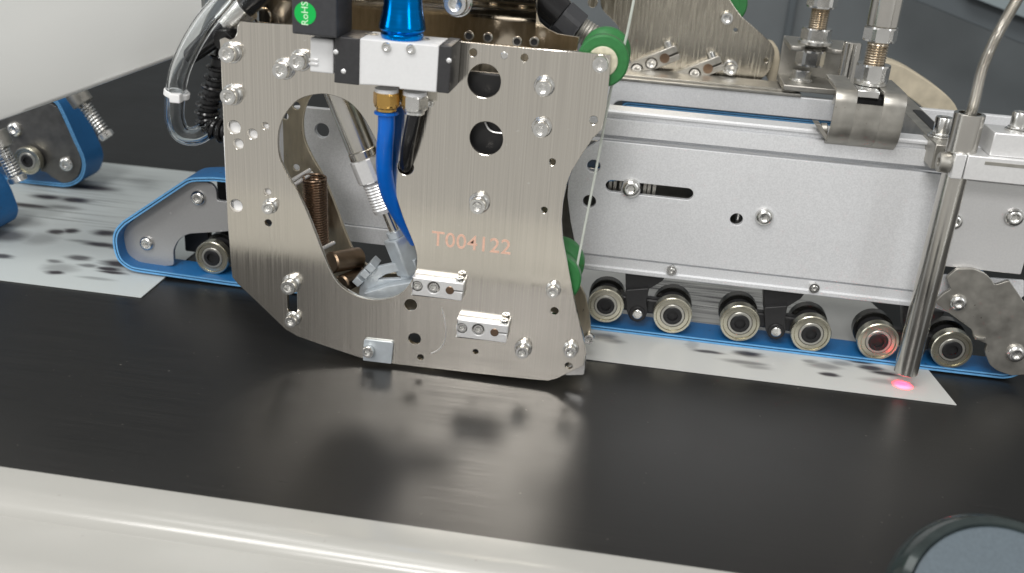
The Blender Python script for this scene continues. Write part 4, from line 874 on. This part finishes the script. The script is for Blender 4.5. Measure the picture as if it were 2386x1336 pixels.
L = [(-260, 375), (0, 282), (210, 207), (412, 134), (466, 125), (466, -200), (-260, -200)]
o = xz(L, YW); cv = MB(); n = 40
# gently waved moulded cover with a rolled lower edge
xL, xR = o[0][0], o[4][0]; vs = []; fs = []
def zlow(x):
    for i in range(4):
        if o[i][0] <= x <= o[i + 1][0] + 1e-6: f = (x - o[i][0]) / (o[i + 1][0] - o[i][0]); return o[i][1] + f * (o[i + 1][1] - o[i][1])
    return o[4][1]
for i in range(n + 1):
    x = xL + (xR - xL) * i / n; q = 3.0 * math.sin((x - xL) * .045) + (0.00045 * max(0, x + 190) ** 2)
    zl = zlow(x)
    for (dy, z) in [(2.5, zl + 1.2), (.8, zl), (-.6, zl + .5), (-1.2, zl + 2), (-1.2, zl + 40), (-1.2, 330)]: vs.append((x, YW + q + dy, z))
for i in range(n):
    for j in range(5): fs.append((i * 6 + j, i * 6 + j + 1, (i + 1) * 6 + j + 1, (i + 1) * 6 + j))
# back side, 4 mm thick
m0 = len(vs)
for i in range(n + 1):
    b0 = vs[i * 6]; vs.append((b0[0], b0[1] + .2, b0[2] + .2)); vs.append((b0[0], b0[1] + .2, 330))
for i in range(n):
    fs.append((m0 + 2 * i, m0 + 2 * i + 2, m0 + 2 * i + 3, m0 + 2 * i + 1)); fs.append((i * 6, (i + 1) * 6, m0 + 2 * i + 2, m0 + 2 * i)); fs.append((i * 6 + 5, m0 + 2 * i + 1, m0 + 2 * i + 3, (i + 1) * 6 + 5))
fs.append((0, m0, m0 + 1, 5, 4, 3, 2, 1)); e = n * 6; fs.append((e, e + 1, e + 2, e + 3, e + 4, e + 5, m0 + 2 * n + 1, m0 + 2 * n))
cv.add(vs, fs); single('white_cover', cv, 'cover_white', (o[1][0], YW, o[1][1]), 'smooth white cover with slanting lower edge, upper left', 'cover', ang=50)
kc = flat(2352, 1452, 16); kd = Vector((0.02, -.62, .78)).normalized()
t = thing('round_knob', 'round blue-grey knob with glossy dark rim in the lower right corner', 'knob', kc)
R_ = 34
part('rim', MB().lathe(kc - kd * 12, kd, [(R_ * .98, -16), (R_ * 1.12, -4), (R_ * 1.16, 2), (R_ * 1.13, 7), (R_ * 1.06, 11), (R_ * .985, 12.2), (R_ * .96, 11.2), (R_ * .95, 10)], 72), 'knob_rim', t)
part('face', MB().lathe(kc - kd * 3, kd, [(R_ * .95, 0), (R_ * .95, 2.2), (R_ * .93, 2.5)], 72), 'knob_grey', t)
part('stem', MB().cyl((kc.x, kc.y + 6, -12), kc - kd * 20, 9, 30), 'knob_rim', t)
